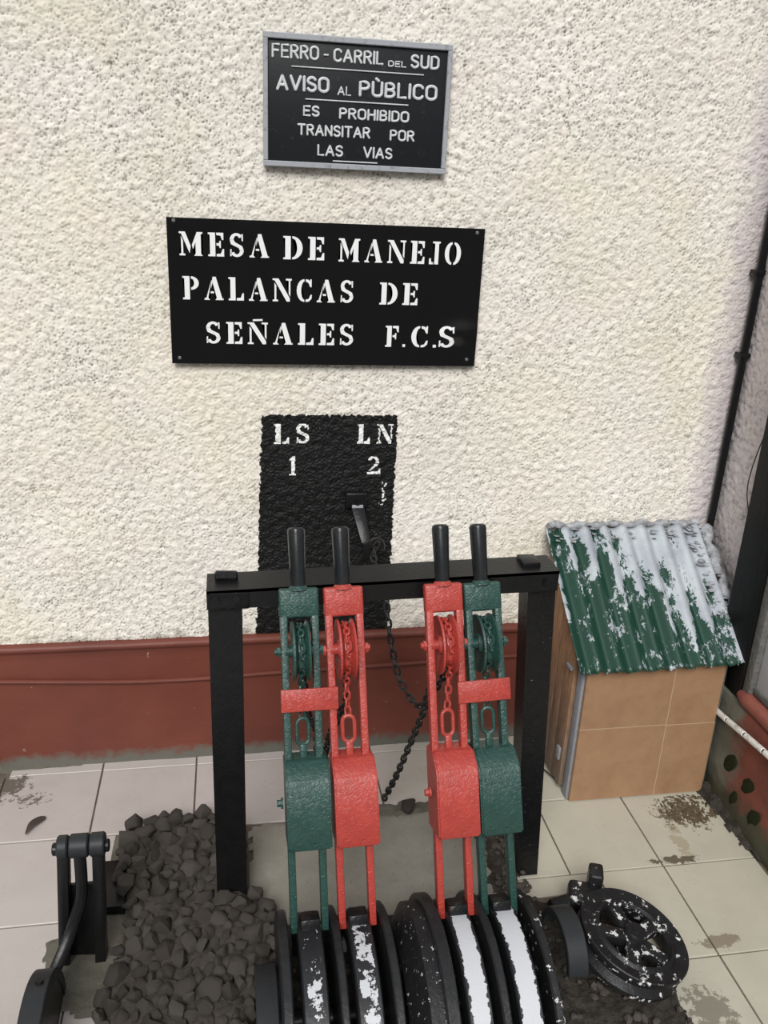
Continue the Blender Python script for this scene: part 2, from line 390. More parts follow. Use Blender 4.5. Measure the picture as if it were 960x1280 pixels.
def rock_mesh(name, seed, n=20, sq=(1, 1, .8)):
    rg = random.Random(seed); b = bmesh.new()
    for i in range(n):
        v = Vector((rg.gauss(0, 1), rg.gauss(0, 1), rg.gauss(0, 1))).normalized()*rg.uniform(.82, 1.08)
        b.verts.new((v.x*sq[0], v.y*sq[1], v.z*sq[2]))
    r = bmesh.ops.convex_hull(b, input=b.verts)
    junk = [g for g in r['geom_interior'] if isinstance(g, bmesh.types.BMVert)]
    if junk: bmesh.ops.delete(b, geom=junk, context='VERTS')
    bmesh.ops.recalc_face_normals(b, faces=b.faces)
    me = bpy.data.meshes.new(name); b.to_mesh(me); b.free()
    me.polygons.foreach_set('use_smooth', [True]*len(me.polygons)); me.set_sharp_from_angle(angle=.75)
    return me
def height_patch(name, poly, z0, amp, step, m, parent, fr=14, seed=0, skirt=.02, edge=.02, ragged=.012):
    """lumpy ground patch bounded by a polygon (xy), top at z0 + noise, edges falling to the ground"""
    P = [Vector((a, b)) for a, b in poly]
    xs = [p.x for p in P]; ys = [p.y for p in P]
    def dist(q):
        best = 1e9; ins = False; n = len(P)
        for i in range(n):
            a, b = P[i], P[(i+1) % n]; ab = b-a; t = max(0, min(1, (q-a).dot(ab)/ab.length_squared))
            best = min(best, (q-a-ab*t).length)
            if (a.y > q.y) != (b.y > q.y) and q.x < (b.x-a.x)*(q.y-a.y)/(b.y-a.y)+a.x: ins = not ins
        return best if ins else -best
    nx = int((max(xs)-min(xs)+.06)/step)+1; ny = int((max(ys)-min(ys)+.06)/step)+1
    b = bmesh.new(); G = {}
    for i in range(nx):
        for j in range(ny):
            x = min(xs)-.03+i*step; y = min(ys)-.03+j*step
            d = dist(Vector((x, y)))+ragged*noise.noise(Vector((x*30, y*30, seed)))
            if d < -step*.7: continue
            h = z0+amp*noise.fractal(Vector((x*fr, y*fr, seed)), .8, 2.1, 4)
            G[i, j] = b.verts.new((x, y, -.004+(h+.004)*max(0, min(1, (d+step*.7)/edge))))
    for (i, j), v in G.items():
        q = [G.get((i+1, j)), G.get((i+1, j+1)), G.get((i, j+1))]
        if all(q): b.faces.new((v, *q))
    bmesh.ops.delete(b, geom=[v for v in b.verts if not v.link_faces], context='VERTS')
    me = bpy.data.meshes.new(name); b.to_mesh(me); b.free()
    me.polygons.foreach_set('use_smooth', [True]*len(me.polygons))
    return link(name, me, m, parent)

# ------------------------------------------------------------------ stencil letters
def cres(cx, cy, ox, oy, ix, iy, a0, a1, n=10):
    A = [math.radians(a0+(a1-a0)*i/n) for i in range(n+1)]
    return [(cx+ox*math.cos(a), cy+oy*math.sin(a)) for a in A]+[(cx+ix*math.cos(a), cy+iy*math.sin(a)) for a in A[::-1]]
STEM = [(0, 0), (30, 0), (30, 100), (0, 100), (0, 93), (8, 91), (8, 9), (0, 7)]
TOPARM = [(35, 100), (64, 100), (64, 70), (58, 70), (52, 88), (35, 90)]
BOTARM = [(35, 0), (66, 0), (66, 32), (60, 32), (53, 12), (35, 10)]
MID = [(35, 46), (45, 46), (48, 36), (53, 36), (53, 66), (48, 66), (45, 56), (35, 56)]
NN = [[(0, 0), (24, 0), (24, 7), (16, 9), (16, 70), (8, 82), (8, 9), (0, 7)], [(0, 100), (26, 100), (76, 14), (76, 0), (62, 0), (9, 92), (0, 93)],
      [(58, 100), (84, 100), (84, 93), (78, 91), (78, 22), (71, 34), (71, 91), (58, 93)]]
G = {
 'M': (96, [[(0, 0), (24, 0), (24, 7), (16, 9), (16, 62), (8, 82), (8, 9), (0, 7)], [(0, 100), (25, 100), (47, 40), (42, 10), (9, 92), (0, 93)],
            [(60, 7), (60, 0), (96, 0), (96, 7), (89, 9), (89, 91), (96, 93), (96, 100), (73, 100), (52, 46), (56, 28), (67, 58), (67, 9)]]),
 'E': (66, [STEM, TOPARM, MID, BOTARM]), 'F': (64, [STEM, TOPARM, MID]), 'L': (66, [STEM, BOTARM]),
 'S': (62, [cres(30, 72, 28, 29, 12, 18, 28, 180), [(2, 73), (18, 73), (24, 62), (54, 46), (60, 28), (44, 28), (39, 38), (7, 54)],
            cres(31, 29, 29, 29, 13, 18, 205, 360), [(50, 97), (57, 97), (57, 68), (52, 68)], [(3, 3), (9, 3), (9, 33), (4, 33)]]),
 'A': (82, [[(0, 0), (24, 0), (24, 7), (16, 9), (36, 76), (31, 86), (8, 9), (0, 7)], [(36, 100), (50, 100), (76, 9), (82, 7), (82, 0), (46, 0), (46, 7), (53, 9), (34, 84)],
            [(23, 29), (42, 29), (40, 37), (26, 37)]]),
 'D': (78, [STEM, cres(36, 50, 42, 50, 20, 41, -90, 90)]),
 'O': (76, [cres(34, 50, 34, 50, 14, 40, 92, 268), cres(42, 50, 34, 50, 14, 40, -88, 88)]),
 'C': (68, [cres(34, 50, 34, 50, 14, 40, 90, 270), [(40, 100), (52, 98), (60, 92), (60, 100), (66, 100), (66, 66), (60, 66), (52, 84), (40, 90)],
            [(40, 0), (54, 2), (66, 14), (68, 32), (62, 32), (54, 14), (40, 10)]]),
 'N': (84, NN), 'Ñ': (84, NN+[[(22, 106), (62, 108), (62, 116), (22, 114)]]),
 'P': (70, [STEM, cres(36, 71, 33, 29, 13, 19, -90, 90)]),
 'J': (50, [[(14, 100), (50, 100), (50, 93), (43, 91), (43, 0), (25, 0), (25, 91), (14, 93)], [(0, 0), (20, 0), (20, 9), (10, 13), (8, 27), (0, 25)]]),
 '.': (14, [[(0, 0), (13, 0), (13, 13), (0, 13)]]),
 '1': (48, [[(6, 0), (46, 0), (46, 7), (38, 9), (38, 100), (26, 100), (4, 84), (4, 76), (18, 80), (18, 9), (6, 7)]]),
 '2': (70, [cres(30, 72, 30, 28, 13, 18, -25, 165), [(43, 60), (59, 60), (50, 46), (16, 20), (4, 18)], [(0, 0), (66, 0), (70, 30), (62, 30), (56, 15), (0, 13)]]),
}
def stencil(text, x0, x1, zb, zt, gap=22):
    adv = sum(G[c][0] for c in text)+gap*(len(text)-1); kx = (x1-x0)/adv; kz = (zt-zb)/100; out = []; x = 0
    for c in text:
        for poly in G[c][1]: out.append([(x0+(x+a)*kx, zb+b*kz) for a, b in poly])
        x += G[c][0]+gap
    return out
def polys_obj(name, polys, y, th, m, parent, label=None):
    b = bmesh.new()
    for poly in polys:
        fr = [b.verts.new((p[0], y-th, p[1])) for p in poly]; bk = [b.verts.new((p[0], y, p[1])) for p in poly]
        f = b.faces.new(fr); n = len(poly)
        for i in range(n): b.faces.new((fr[i], bk[i], bk[(i+1) % n], fr[(i+1) % n]))
    bmesh.ops.triangulate(b, faces=[f for f in b.faces if len(f.verts) > 4])
    o = obj(name, b, m, parent, smooth=False)
    return o
# ------------------------------------------------------------------ walls of rough-cast stucco
def band_noise(nu, nv, seed, lo, hi):
    rg = np.random.default_rng(seed); f = np.fft.rfft2(rg.standard_normal((nu, nv)))
    a = np.fft.fftfreq(nu)[:, None]; b = np.fft.rfftfreq(nv)[None, :]; k = np.sqrt(a*a+b*b)+1e-9
    wl = 1/k
    g = np.exp(-((np.log(wl)-np.log((lo*hi)**.5))/(np.log(hi/lo)*.5))**2)
    r = np.fft.irfft2(f*g, s=(nu, nv)); return r/r.std()
def stucco_height(nu, nv, seed, step):
    a = band_noise(nu, nv, seed, .007/step, .015/step); b = band_noise(nu, nv, seed+1, .018/step, .05/step); c = band_noise(nu, nv, seed+2, .0065/step, .009/step)
    d = band_noise(nu, nv, seed+3, .25/step, .7/step); e = band_noise(nu, nv, seed+4, .05/step, .16/step)
    pits = np.clip(-(a*.7+c*.75+b*.25)-1.2, 0, 1.6)
    h = np.tanh(a*.8+.25)*.0013+b*.0008+c*.0006+d*.0012+np.abs(e)*.0005-pits*.0016
    pit = np.clip((pits-.07-.10*np.clip(e, 0, 2))*3.2, 0, 1)
    return h, pit
def grid_mesh(name, U, V, co, m, parent=None, keep=None, pit=None):
    """co: (nu,nv,3) array"""
    nu, nv = co.shape[:2]; me = bpy.data.meshes.new(name)
    idx = np.arange(nu*nv).reshape(nu, nv)
    q = np.stack([idx[:-1, :-1], idx[1:, :-1], idx[1:, 1:], idx[:-1, 1:]], -1).reshape(-1, 4)
    if keep is not None: q = q[keep.reshape(-1)]
    used = np.unique(q); mp = -np.ones(nu*nv, int); mp[used] = np.arange(len(used)); q = mp[q]
    v = co.reshape(-1, 3)[used]
    me.vertices.add(len(v)); me.vertices.foreach_set('co', v.astype(np.float32).ravel())
    me.loops.add(q.size); me.loops.foreach_set('vertex_index', q.astype(np.int32).ravel())
    me.polygons.add(len(q)); me.polygons.foreach_set('loop_start', np.arange(0, q.size, 4, dtype=np.int32))
    me.update(calc_edges=True); me.polygons.foreach_set('use_smooth', np.ones(len(q), bool))
    if pit is not None:
        at = me.attributes.new('pit', 'FLOAT', 'POINT'); at.data.foreach_set('value', pit.reshape(-1)[used].astype(np.float32))
    return link(name, me, m, parent)
ST = .0032; WX0, WX1, WZ0, WZ1 = -1.1, 1.42, .35, 2.35; WY = 2.22
nu = int((WX1-WX0)/ST)+1; nv = int((WZ1-WZ0)/ST)+1
HB, PB = stucco_height(nu, nv, 11, ST)
def wall_h(x, z):
    u = np.clip((x-WX0)/ST, 0, nu-1.001); v = np.clip((z-WZ0)/ST, 0, nv-1.001)
    i = u.astype(int); j = v.astype(int); a = u-i; b = v-j
    return HB[i, j]*(1-a)*(1-b)+HB[i+1, j]*a*(1-b)+HB[i, j+1]*(1-a)*b+HB[i+1, j+1]*a*b
X, Z = np.meshgrid(WX0+np.arange(nu)*ST, WZ0+np.arange(nv)*ST, indexing='ij')
wall_back = grid_mesh('wall_back', nu, nv, np.stack([X, WY-HB, Z], -1), 'stucco', pit=PB)
tag(wall_back, 'white rough-cast stucco wall behind the lever frame', kind='structure')
o = obj('wall_core', box(-1.1, 1.5, WY+.015, WY+.2, -.02, 2.35), 'cement', wall_back)

# black painted rectangle with stencilled LS 1 / LN 2
PS = .002; px0, px1, pz0, pz1 = .04, .45, .36, 1.045
nu2 = int((px1-px0)/PS)+1; nv2 = int((pz1-pz0)/PS)+1
X, Z = np.meshgrid(px0+np.arange(nu2)*PS, pz0+np.arange(nv2)*PS, indexing='ij')
hb = wall_h(X, Z); jag = band_noise(nu2, nv2, 5, 6, 26)*.0016
cx, cz = X[:-1, :-1]+PS/2, Z[:-1, :-1]+PS/2; jg = jag[:-1, :-1]
left = .079-(1.03-cz)*.030; right = .436-(1.03-cz)*-.004
inside = (cx > left+jg) & (cx < right+jg) & (cz < 1.030+jg) & (cz > .37)
polys = stencil('LS', .110, .204, .953, 1.0065, 30)+stencil('LN', .330, .426, .953, 1.0065, 36)+stencil('1', .1474, .1700, .866, .9175)+stencil('2', .3601, .3968, .866, .917)
lm = np.zeros_like(inside)
for poly in polys:
    n = len(poly); c_ = np.zeros_like(inside)
    for i in range(n):
        (x1_, z1_), (x2_, z2_) = poly[i], poly[(i+1) % n]
        if z1_ == z2_: continue
        t = ((z1_ > cz) != (z2_ > cz)) & (cx+jg*.25 < (x2_-x1_)*(cz-z1_)/(z2_-z1_)+x1_); c_ ^= t
    lm |= c_
# wall damage: a pale drip below the 2
drip = (np.abs(cx-.405+(.80-cz)*.02) < .006+jg*1.6) & (cz < .845) & (cz > .775) & (band_noise(nu2, nv2, 9, 4, 9)[:-1, :-1] > .35)
co = np.stack([X, WY-hb-.0016, Z], -1)
panel = grid_mesh('painted_panel', nu2, nv2, co, 'stucco_black', wall_back, inside & ~(lm | drip))
tag(panel, 'black painted rectangle on the stucco with white stencilled LS 1 and LN 2')
lo = grid_mesh('lettering', nu2, nv2, co, 'letter_paint', panel, inside & (lm | drip)); tag(lo, 'white stencilled LS 1 and LN 2')

# right wall
RY0, RY1, RZ0, RZ1 = .9, 2.24, .33, 2.35; nu3 = int((RY1-RY0)/.005)+1; nv3 = int((RZ1-RZ0)/.005)+1
HR, PR = stucco_height(nu3, nv3, 31, .005)
Y, Z = np.meshgrid(RY0+np.arange(nu3)*.005, RZ0+np.arange(nv3)*.005, indexing='ij')
wall_right = grid_mesh('wall_right', nu3, nv3, np.stack([1.402-HR, Y, Z], -1), 'stucco', pit=PR)
tag(wall_right, 'narrow strip of stucco side wall right of the black pipe', kind='structure')
obj('wall_core', box(1.42, 1.6, .9, 2.42, -.02, 2.35), 'cement', wall_right)

# ------------------------------------------------------------------ dado along the back wall
dado = empty('baseboard_back', (0, 2.2, 0)); tag(dado, 'dark red painted dado along the foot of the back wall', kind='structure')
dado.location = (0, 0, 0)
def strip_grid(name, x0, x1, prof, m, parent, step=.02, amp=.002, seed=0, axis='x'):
    b = bmesh.new(); n = int((x1-x0)/step)+1; rows = []
    for i in range(n):
        x = x0+(x1-x0)*i/(n-1); row = []
        for y, z in prof:
            d = amp*noise.fractal(Vector((x*9, z*14, seed)), .8, 2, 3)
            row.append(b.verts.new((x, y-d, z+d*.7) if axis == 'x' else (y-d, x, z+d*.7)))
        rows.append(row)
    for A, B in zip(rows[:-1], rows[1:]):
        for j in range(len(prof)-1): b.faces.new((A[j], A[j+1], B[j+1], B[j]))
    return obj(name, b, m, parent, ang=1.2)
prof = [(2.232, .389), (2.215, .391), (2.203, .388), (2.197, .381), (2.198, .373), (2.205, .367), (2.2075, .362)]+[(2.2075-.0005*i, .362-.022*i) for i in range(1, 17)]+[(2.198, -.01), (2.235, -.01)]
strip_grid('dado_face', -1.1, 1.41, prof, 'dado', dado, amp=.003)
pth = spline([(-1.1, 2.200, .298), (-.8, 2.200, .295), (-.64, 2.199, .287), (-.47, 2.200, .276), (-.32, 2.199, .268), (-.2, 2.200, .2645), (-.08, 2.199, .266), (.1, 2.2, .272), (.3, 2.200, .277), (.5, 2.199, .282), (.7, 2.2, .288), (.87, 2.2, .29)], 8)
tag(obj('cable', tube(pth, .0058, 8), 'dado', dado), 'thin cable painted over in the dado red')

# ------------------------------------------------------------------ floor
fl = obj('floor', box(-1.1, 1.42, -.6, 2.23, -.12, -.0045), 'grout'); tag(fl, 'pale glazed square tile floor', kind='structure')
rg = random.Random(4)
def tile(x0, x1, y0, y1, g=.0022):
    if x1-x0 < .012 or y1-y0 < .012: return
    cx, cy = (x0+x1)/2, (y0+y1)/2; a, b_ = (x1-x0)/2-g, (y1-y0)/2-g
    b = box(-a, a, -b_, b_, -.006, 0, .0012, 1)
    o = obj('tile', b, 'tile', fl, smooth=False, loc=(cx, cy, rg.uniform(-.0003, .0005)))
    o.rotation_euler = (rg.uniform(-.002, .002), rg.uniform(-.002, .002), rg.uniform(-.003, .003))
colsB = [-1.1, -.899, -.64, -.38, -.117, .14, .397, .655, .822, 1.073, 1.33]
rowsY = [(2.163, 2.204), (1.894, 2.163), (1.618, 1.894), (1.34, 1.618), (1.065, 1.34), (.79, 1.065), (.515, .79), (.24, .515), (-.035, .24), (-.31, -.035), (-.585, -.31)]
for ri, (y0, y1) in enumerate(rowsY):
    if ri < 2: cs = colsB[:]
    elif ri == 2: cs = [-1.1, -.82, -.56+.0, -.31, .0, .30, .68, .822, 1.073, 1.33]; cs = [-1.1, -.85, -.31, .68, .822, 1.073, 1.33]
    else: cs = [-1.1, -.87, -.615, -.36, -.29, .0, .25, .50, .66, .89, 1.073, 1.33]
    for x0, x1 in zip(cs[:-1], cs[1:]):
        if ri == 2 and x0 == -.31: continue            # cement and stones here
        if ri == 2 and x0 == -.85: tile(-.85, -.598, y0, y1); tile(-.598, -.31, y0, y1); continue
        if ri in (3,) and -.30 < x0 < .66: continue
        if ri == 3 and x0 == .66: tile(.68, .89, 1.555, y1); continue
        if ri == 0 and x0 < -.7: continue
        if ri in (4, 5) and -.30 < x0 < .66: continue
        if ri == 0 and x0 < -.6: tile(-.633, -.38, y0, y1); continue
        tile(x0, x1, y0, y1)
# cement patches belonging to the floor
height_patch('cement_slab', [(.03, 1.55), (.03, 1.885), (.66, 1.885), (.66, 1.76), (.62, 1.70), (.63, 1.5), (.10, 1.5)], .004, .0015, .012, 'cement', fl, edge=.01, ragged=.01)
height_patch('soil_patch', [(.62, 1.885), (.70, 1.885), (.69, 1.62), (.66, 1.56), (.88, 1.50), (.93, 1.30), (.90, 1.02), (.02, 1.02), (.02, 1.53), (.60, 1.53)], .013, .012, .01, 'soil', fl, fr=25, seed=2, edge=.03, ragged=.03)
height_patch('cement_patch', [(-.425, 1.56), (-.40, 1.40), (-.33, 1.36), (-.26, 1.36), (-.26, 1.9), (-.31, 1.9), (-.33, 1.60)], .006, .004, .01, 'mortar', fl, fr=20, seed=7, edge=.012)
height_patch('edge_mortar', [(-1.1, 2.23), (-1.1, 2.16), (-.72, 2.165), (-.64, 2.185), (-.4, 2.199), (-.2, 2.203), (.3, 2.205), (.92, 2.205), (.92, 2.23)], .010, .005, .01, 'mortar', fl, fr=20, seed=9, edge=.02, ragged=.010)
height_patch('slab_edge_mortar', [(.32, 1.925), (.42, 1.93), (.62, 1.92), (.70, 1.93), (.71, 1.88), (.33, 1.875)], .008, .008, .008, 'mortar', fl, fr=40, seed=12, edge=.014, ragged=.015)
height_patch('corner_mortar', [(1.30, 1.92), (1.31, 1.80), (1.33, 1.6), (1.36, 1.6), (1.42, 1.92)], .03, .015, .01, 'soil', fl, fr=20, seed=14, edge=.04, ragged=.02)

# ------------------------------------------------------------------ right hand dado, ledge and post
rd = empty('baseboard_right'); tag(rd, 'low salmon red side wall with moss and grey cement near the corner', kind='structure')
prof = [(1.338, -.01)]+[(1.336+.001*math.sin(i), .02*i) for i in range(1, 16)]+[(1.340, .325), (1.346, .333), (1.38, .338), (1.41, .34)]
strip_grid('dado_face', .9, 2.22, prof, 'dado_right', rd, amp=.006, seed=3, axis='y')
lp = spline([(1.35, 1.845, .352), (1.352, 1.75, .352), (1.352, 1.6, .352), (1.353, 1.3, .352), (1.353, .9, .352)], 8)
tag(obj('ledge', tube(lp, [.021 if i > 3 else .012+.003*i for i in range(len(lp))], 12), paint('ledge_red', (.27, .085, .062), (.20, .06, .045), .5, 40, .4), rd), 'rounded salmon red ledge')
for (y, z, a, s) in ((1.805, .155, .6, (.028, .034)), (1.715, .15, .7, (.026, .032)), (1.665, .085, .6, (.026, .030)), (1.76, .075, .5, (.02, .024))):
    o = height = link('moss_patch', rock_mesh('moss_patch', int(y*1000), 120, (.10, 1, 1)), 'moss', rd, mat=T(1.336, y, z) @ Rx(a) @ Matrix.Diagonal((.03, s[0]*.75, s[1]*1.15, 1)))
obj('grey_render', box(1.350, 1.41, 1.812, 1.843, .36, 2.35, .004), 'render_grey', rd)
post = obj('door_post', box(1.343, 1.41, 1.845, 1.972, .335, 2.35, .006), 'tar'); tag(post, 'broad black tarred post against the side wall right of the pipe', 'post')
pn = obj('pale_panel', box(1.366, 1.40, .95, 1.812, .385, 2.35, .004), 'panel'); tag(pn, 'pale bluish white painted board above the red ledge', 'panel')
obj('rail', box(1.360, 1.405, .95, 1.812, .372, .394, .003), 'render_grey', pn)
pt = [(1.325, 1.925, .262), (1.322, 1.80, .278), (1.320, 1.68, .296), (1.320, 1.4, .318), (1.32, .95, .34)]
sp_ = resample(spline(pt, 8), .088)
cd = empty('conduit', pt[0], 'thin white jointed pipe fixed along the red side wall', 'pipe')
for a, b_ in zip(sp_[:-1], sp_[1:]):
    a = Vector(a)-Vector(pt[0]); b_ = Vector(b_)-Vector(pt[0]); d = (b_-a).normalized()
    obj('pipe_length', cyl(a+d*.003, b_-d*.003, .0085, seg=10, bev=.0015), 'whitepipe', cd)
    obj('joint', cyl(a-d*.004, a+d*.004, .006, seg=8), 'chain', cd)

# black pipe in the corner and loose wire
cp = empty('corner_pipe', (1.385, 2.195, .64), 'slim black pipe running up the corner of the walls', 'pipe')
obj('pipe', cyl((.012, 0, 1.7), (0, 0, 0), .0105, seg=12), 'black', cp)
for z in (.56, .78, 1.3): obj('clip', box(-.013, .02, -.013, .02, z, z+.012, .002), 'black', cp)
wr = obj('loose_wire', tube(spline([(1.395, 1.93, 1.20), (1.36, 1.955, 1.13), (1.365, 2.0, 1.02), (1.375, 2.035, .93), (1.385, 2.05, .86), (1.385, 2.02, .80)], 8), .0016, 6), 'wire')
tag(wr, 'thin dark loose wire hanging on the stucco beside the black post', 'wire')

# ------------------------------------------------------------------ upper cast notice plate
s1 = empty('notice_plate', (.302, 2.2, 1.63), 'upper cast metal notice with grey border reading FERRO-CARRIL DEL SUD', 'sign')
def L1(o): o.location = (-.302, -2.2, -1.63); return o
L1(obj('plate', box(.088, .516, 2.2035, 2.214, 1.632, 1.905, .002), 'cast_black', s1))
for q in ((.086, .518, 1.8945, 1.907), (.086, .518, 1.630, 1.6425), (.086, .0965, 1.6425, 1.8945), (.5075, .518, 1.6425, 1.8945)):
    L1(obj('border', box(q[0], q[1], 2.1965, 2.212, q[2], q[3], .0015, 1), 'cast_grey', s1))
def arc(cx, cy, rx, ry, a0, a1, n=8): return [(cx+rx*math.cos(math.radians(a0+(a1-a0)*i/n)), cy+ry*math.sin(math.radians(a0+(a1-a0)*i/n))) for i in range(n+1)]
SF = {'F': (42, [[(42, 100), (0, 100), (0, 0)], [(0, 52), (36, 52)]]), 'E': (42, [[(42, 100), (0, 100), (0, 0), (42, 0)], [(0, 52), (36, 52)]]),
 'L': (38, [[(0, 100), (0, 0), (38, 0)]]), 'I': (0, [[(0, 0), (0, 100)]]), 'H': (46, [[(0, 0), (0, 100)], [(46, 0), (46, 100)], [(0, 51), (46, 51)]]),
 'T': (50, [[(0, 100), (50, 100)], [(25, 100), (25, 0)]]), 'N': (46, [[(0, 0), (0, 100)], [(0, 100), (46, 0)], [(46, 0), (46, 100)]]), 'V': (54, [[(0, 100), (27, 0)], [(27, 0), (54, 100)]]),
 'A': (54, [[(0, 0), (27, 100)], [(27, 100), (54, 0)], [(10, 33), (44, 33)]]), 'U': (46, [[(0, 100)]+arc(23, 24, 23, 24, 180, 360)+[(46, 100)]]),
 'O': (50, [arc(25, 73, 25, 27, 0, 180)+arc(25, 27, 25, 27, 180, 360)+[(50, 73)]]),
 'C': (46, [arc(24, 73, 23, 27, 20, 180)+arc(24, 27, 23, 27, 180, 340)]),
 'D': (46, [[(0, 0), (0, 100), (18, 100)]+arc(18, 72, 28, 28, 80, 0, 5)+arc(18, 28, 28, 28, 0, -90, 5)+[(0, 0)]]),
 'P': (44, [[(0, 0), (0, 100), (20, 100)]+arc(20, 74, 24, 26, 80, -90, 7)+[(0, 48)]]),
 'R': (46, [[(0, 0), (0, 100), (20, 100)]+arc(20, 75, 24, 25, 80, -90, 7)+[(0, 50)], [(22, 50), (46, 0)]]),
 'B': (44, [[(0, 0), (0, 100), (20, 100)]+arc(20, 76, 21, 24, 80, -90, 7)+[(0, 52)], [(20, 52)]+arc(20, 26, 24, 26, 80, -90, 7)+[(0, 0)]]),
 'S': (44, [arc(22, 75, 21, 25, 25, 215, 9)+[(22, 51)]+arc(22, 26, 22, 26, 40, -155, 9)])}
SF['Ù'] = (46, SF['U'][1]+[[(16, 128), (28, 114)]])
def cast_word(text, x0, x1, zb, zt, r, gap=21):
    kz = (zt-zb-2*r)/100; adv = sum(SF[c][0] for c in text)+gap*(len(text)-1); kx = (x1-x0-2*r)/adv; x = 0
    for c in text:
        b = bmesh.new()
        for st_ in SF[c][1]:
            P = [(x0+r+(x+a)*kx, 2.2030, zb+r+q*kz) for a, q in st_]
            tube(P, r, 8, bm=b, flat=1.)
            for p in (P[0], P[-1]):
                bmesh.ops.create_uvsphere(b, u_segments=8, v_segments=6, radius=r*.98, matrix=T(*p))
        L1(obj('letter', b, 'cast_letter', s1)); x += SF[c][0]+gap
for it in (('FERRO', .1047, .2117, 1.8558, 1.886, .0028), ('CARRIL', .243, .3589, 1.855, 1.884, .0028), ('DEL', .3691, .4119, 1.8534, 1.867, .0016), ('SUD', .4208, .4897, 1.853, 1.883, .003),
           ('AVISO', .1147, .2365, 1.790, 1.8244, .0035), ('AL', .2545, .2864, 1.7876, 1.8075, .0017), ('PÙBLICO', .3035, .4889, 1.7877, 1.8225, .0035),
           ('ES', .1759, .215, 1.7396, 1.7638, .0026), ('PROHIBIDO', .2594, .4249, 1.7382, 1.7633, .0026), ('TRANSITAR', .1635, .3343, 1.6991, 1.7248, .0025), ('POR', .3799, .44, 1.6976, 1.7229, .0025),
           ('LAS', .2103, .2715, 1.6568, 1.6826, .0025), ('VIAS', .3182, .3889, 1.6568, 1.6826, .0025)): cast_word(*it)
for q in ((.2213, .2328, 1.8668, 1.8706), (.1492, .4538, 1.8400, 1.8426), (.1811, .421, 1.7747, 1.7775), (.247, .3534, 1.6463, 1.6491)):
    L1(obj('raised_line', box(q[0], q[1], 2.2005, 2.204, q[2], q[3], .0008, 1), 'cast_letter', s1))

# ------------------------------------------------------------------ lower enamel sign with stencil text
s2 = empty('stencil_sign', (.245, 2.2, 1.167), 'wide glossy black sign with stencilled MESA DE MANEJO PALANCAS DE SEÑALES', 'sign')
def L2(o): o.location = (-.245, -2.2, -1.167); return o
SY = 2.2
def glint_bulge(x, z):   # bulge added at the lower right corner, shaped to catch a highlight
    d = math.hypot((x-.585)/.05, (z-1.252)/.026)
    return -.006*math.exp(-d*d)
b = bmesh.new(); nx, nz = 96, 44; V = {}
for s_ in (0, 1):
    for i in range(nx+1):
        for j in range(nz+1):
            x = -.1395+.769*i/nx; z = 1.1665+.3425*j/nz
            V[s_, i, j] = b.verts.new((x, SY+glint_bulge(x, z)+(.003 if s_ else 0), z))
for i in range(nx):
    for j in range(nz):
        b.faces.new([V[0, i, j], V[0, i+1, j], V[0, i+1, j+1], V[0, i, j+1]]); b.faces.new([V[1, i, j+1], V[1, i+1, j+1], V[1, i+1, j], V[1, i, j]])
for i in range(nx):
    for j in (0, nz): b.faces.new([V[0, i, j], V[1, i, j], V[1, i+1, j], V[0, i+1, j]])
for j in range(nz):
    for i in (0, nx): b.faces.new([V[0, i, j], V[1, i, j], V[1, i, j+1], V[0, i, j+1]])
L2(obj('plate', b, 'sign_black', s2))
def st(items):
    out = []
    for text, x0, x1, zb, zt in items:
        adv = sum(G[c][0] for c in text)+22*(len(text)-1); kx = (x1-x0)/adv; x = x0
        for c in text:
            out.append(L2(polys_obj('letter', stencil(c, x, x+G[c][0]*kx, zb, zt), SY+.0005, .0012, 'letter_white', s2))); x += (G[c][0]+22)*kx
    return out
st([('MESA', -.112, .098, 1.424, 1.478), ('DE', .132, .231, 1.4222, 1.476), ('MANEJO', .266, .572, 1.4208, 1.475)])
st([('PALANCAS', -.1075, .3062, 1.322, 1.3765), ('DE', .3712, .4682, 1.320, 1.3735)])
st([('SEÑALES', -.0564, .3096, 1.2165, 1.2698), ('F.', .3906, .443, 1.2145, 1.2675), ('C.', .4576, .524, 1.214, 1.268)])
o = st([('S', .528, .5717, 1.2145, 1.269)])[0]
for v in o.data.vertices: v.co.y += glint_bulge(v.co.x, v.co.z)
for x, z in ((-.123, 1.502), (.610, 1.499), (-.121, 1.180), (.608, 1.184)):
    L2(obj('screw', lathe([(-.0015, 0), (-.0015, .003), (0, .0045), (.004, .0045)], 10, axis='Z', bm=None, mat=T(x, SY, z) @ Rx(-PI/2)), 'steel', s2))

# ------------------------------------------------------------------ wall bracket in the black rectangle, with shackle
wb = empty('wall_bracket', (.331, 2.20, .775), 'black iron bracket with a hook fixed in the painted black rectangle', 'bracket')
obj('wall_plate', box(-.030, .030, -.004, .018, .0, .045, .006, 3), 'black', wb)
b = hexa([(.008, -.072, -.075), (.034, -.072, -.075), (.034, -.062, -.080), (.008, -.062, -.080), (-.014, -.005, .005), (.022, -.005, .005), (.022, .006, .0), (-.014, .006, .0)], .002)
obj('strap', b, 'black', wb)
o = obj('worn_edge', box(-.012, .018, -.0085, -.001, .003, .011, .001), 'cast_grey', wb); tag(o, 'pale worn metal edge')
obj('bolt', cyl((.002, -.004, .018), (.002, -.012, .018), .006, seg=6), 'black', wb)
b = hexa([(.022, -.080, -.135), (.029, -.080, -.135), (.029, -.072, -.135), (.022, -.072, -.135), (.010, -.075, -.072), (.032, -.075, -.072), (.032, -.062, -.072), (.010, -.062, -.072)], .002)
obj('prong', b, 'black', wb)
obj('brace', tube([(.020, -.070, -.10), (-.004, -.05, -.15), (-.020, -.02, -.20), (-.022, -.0, -.21)], .005, 6), 'black', wb)
hk = []
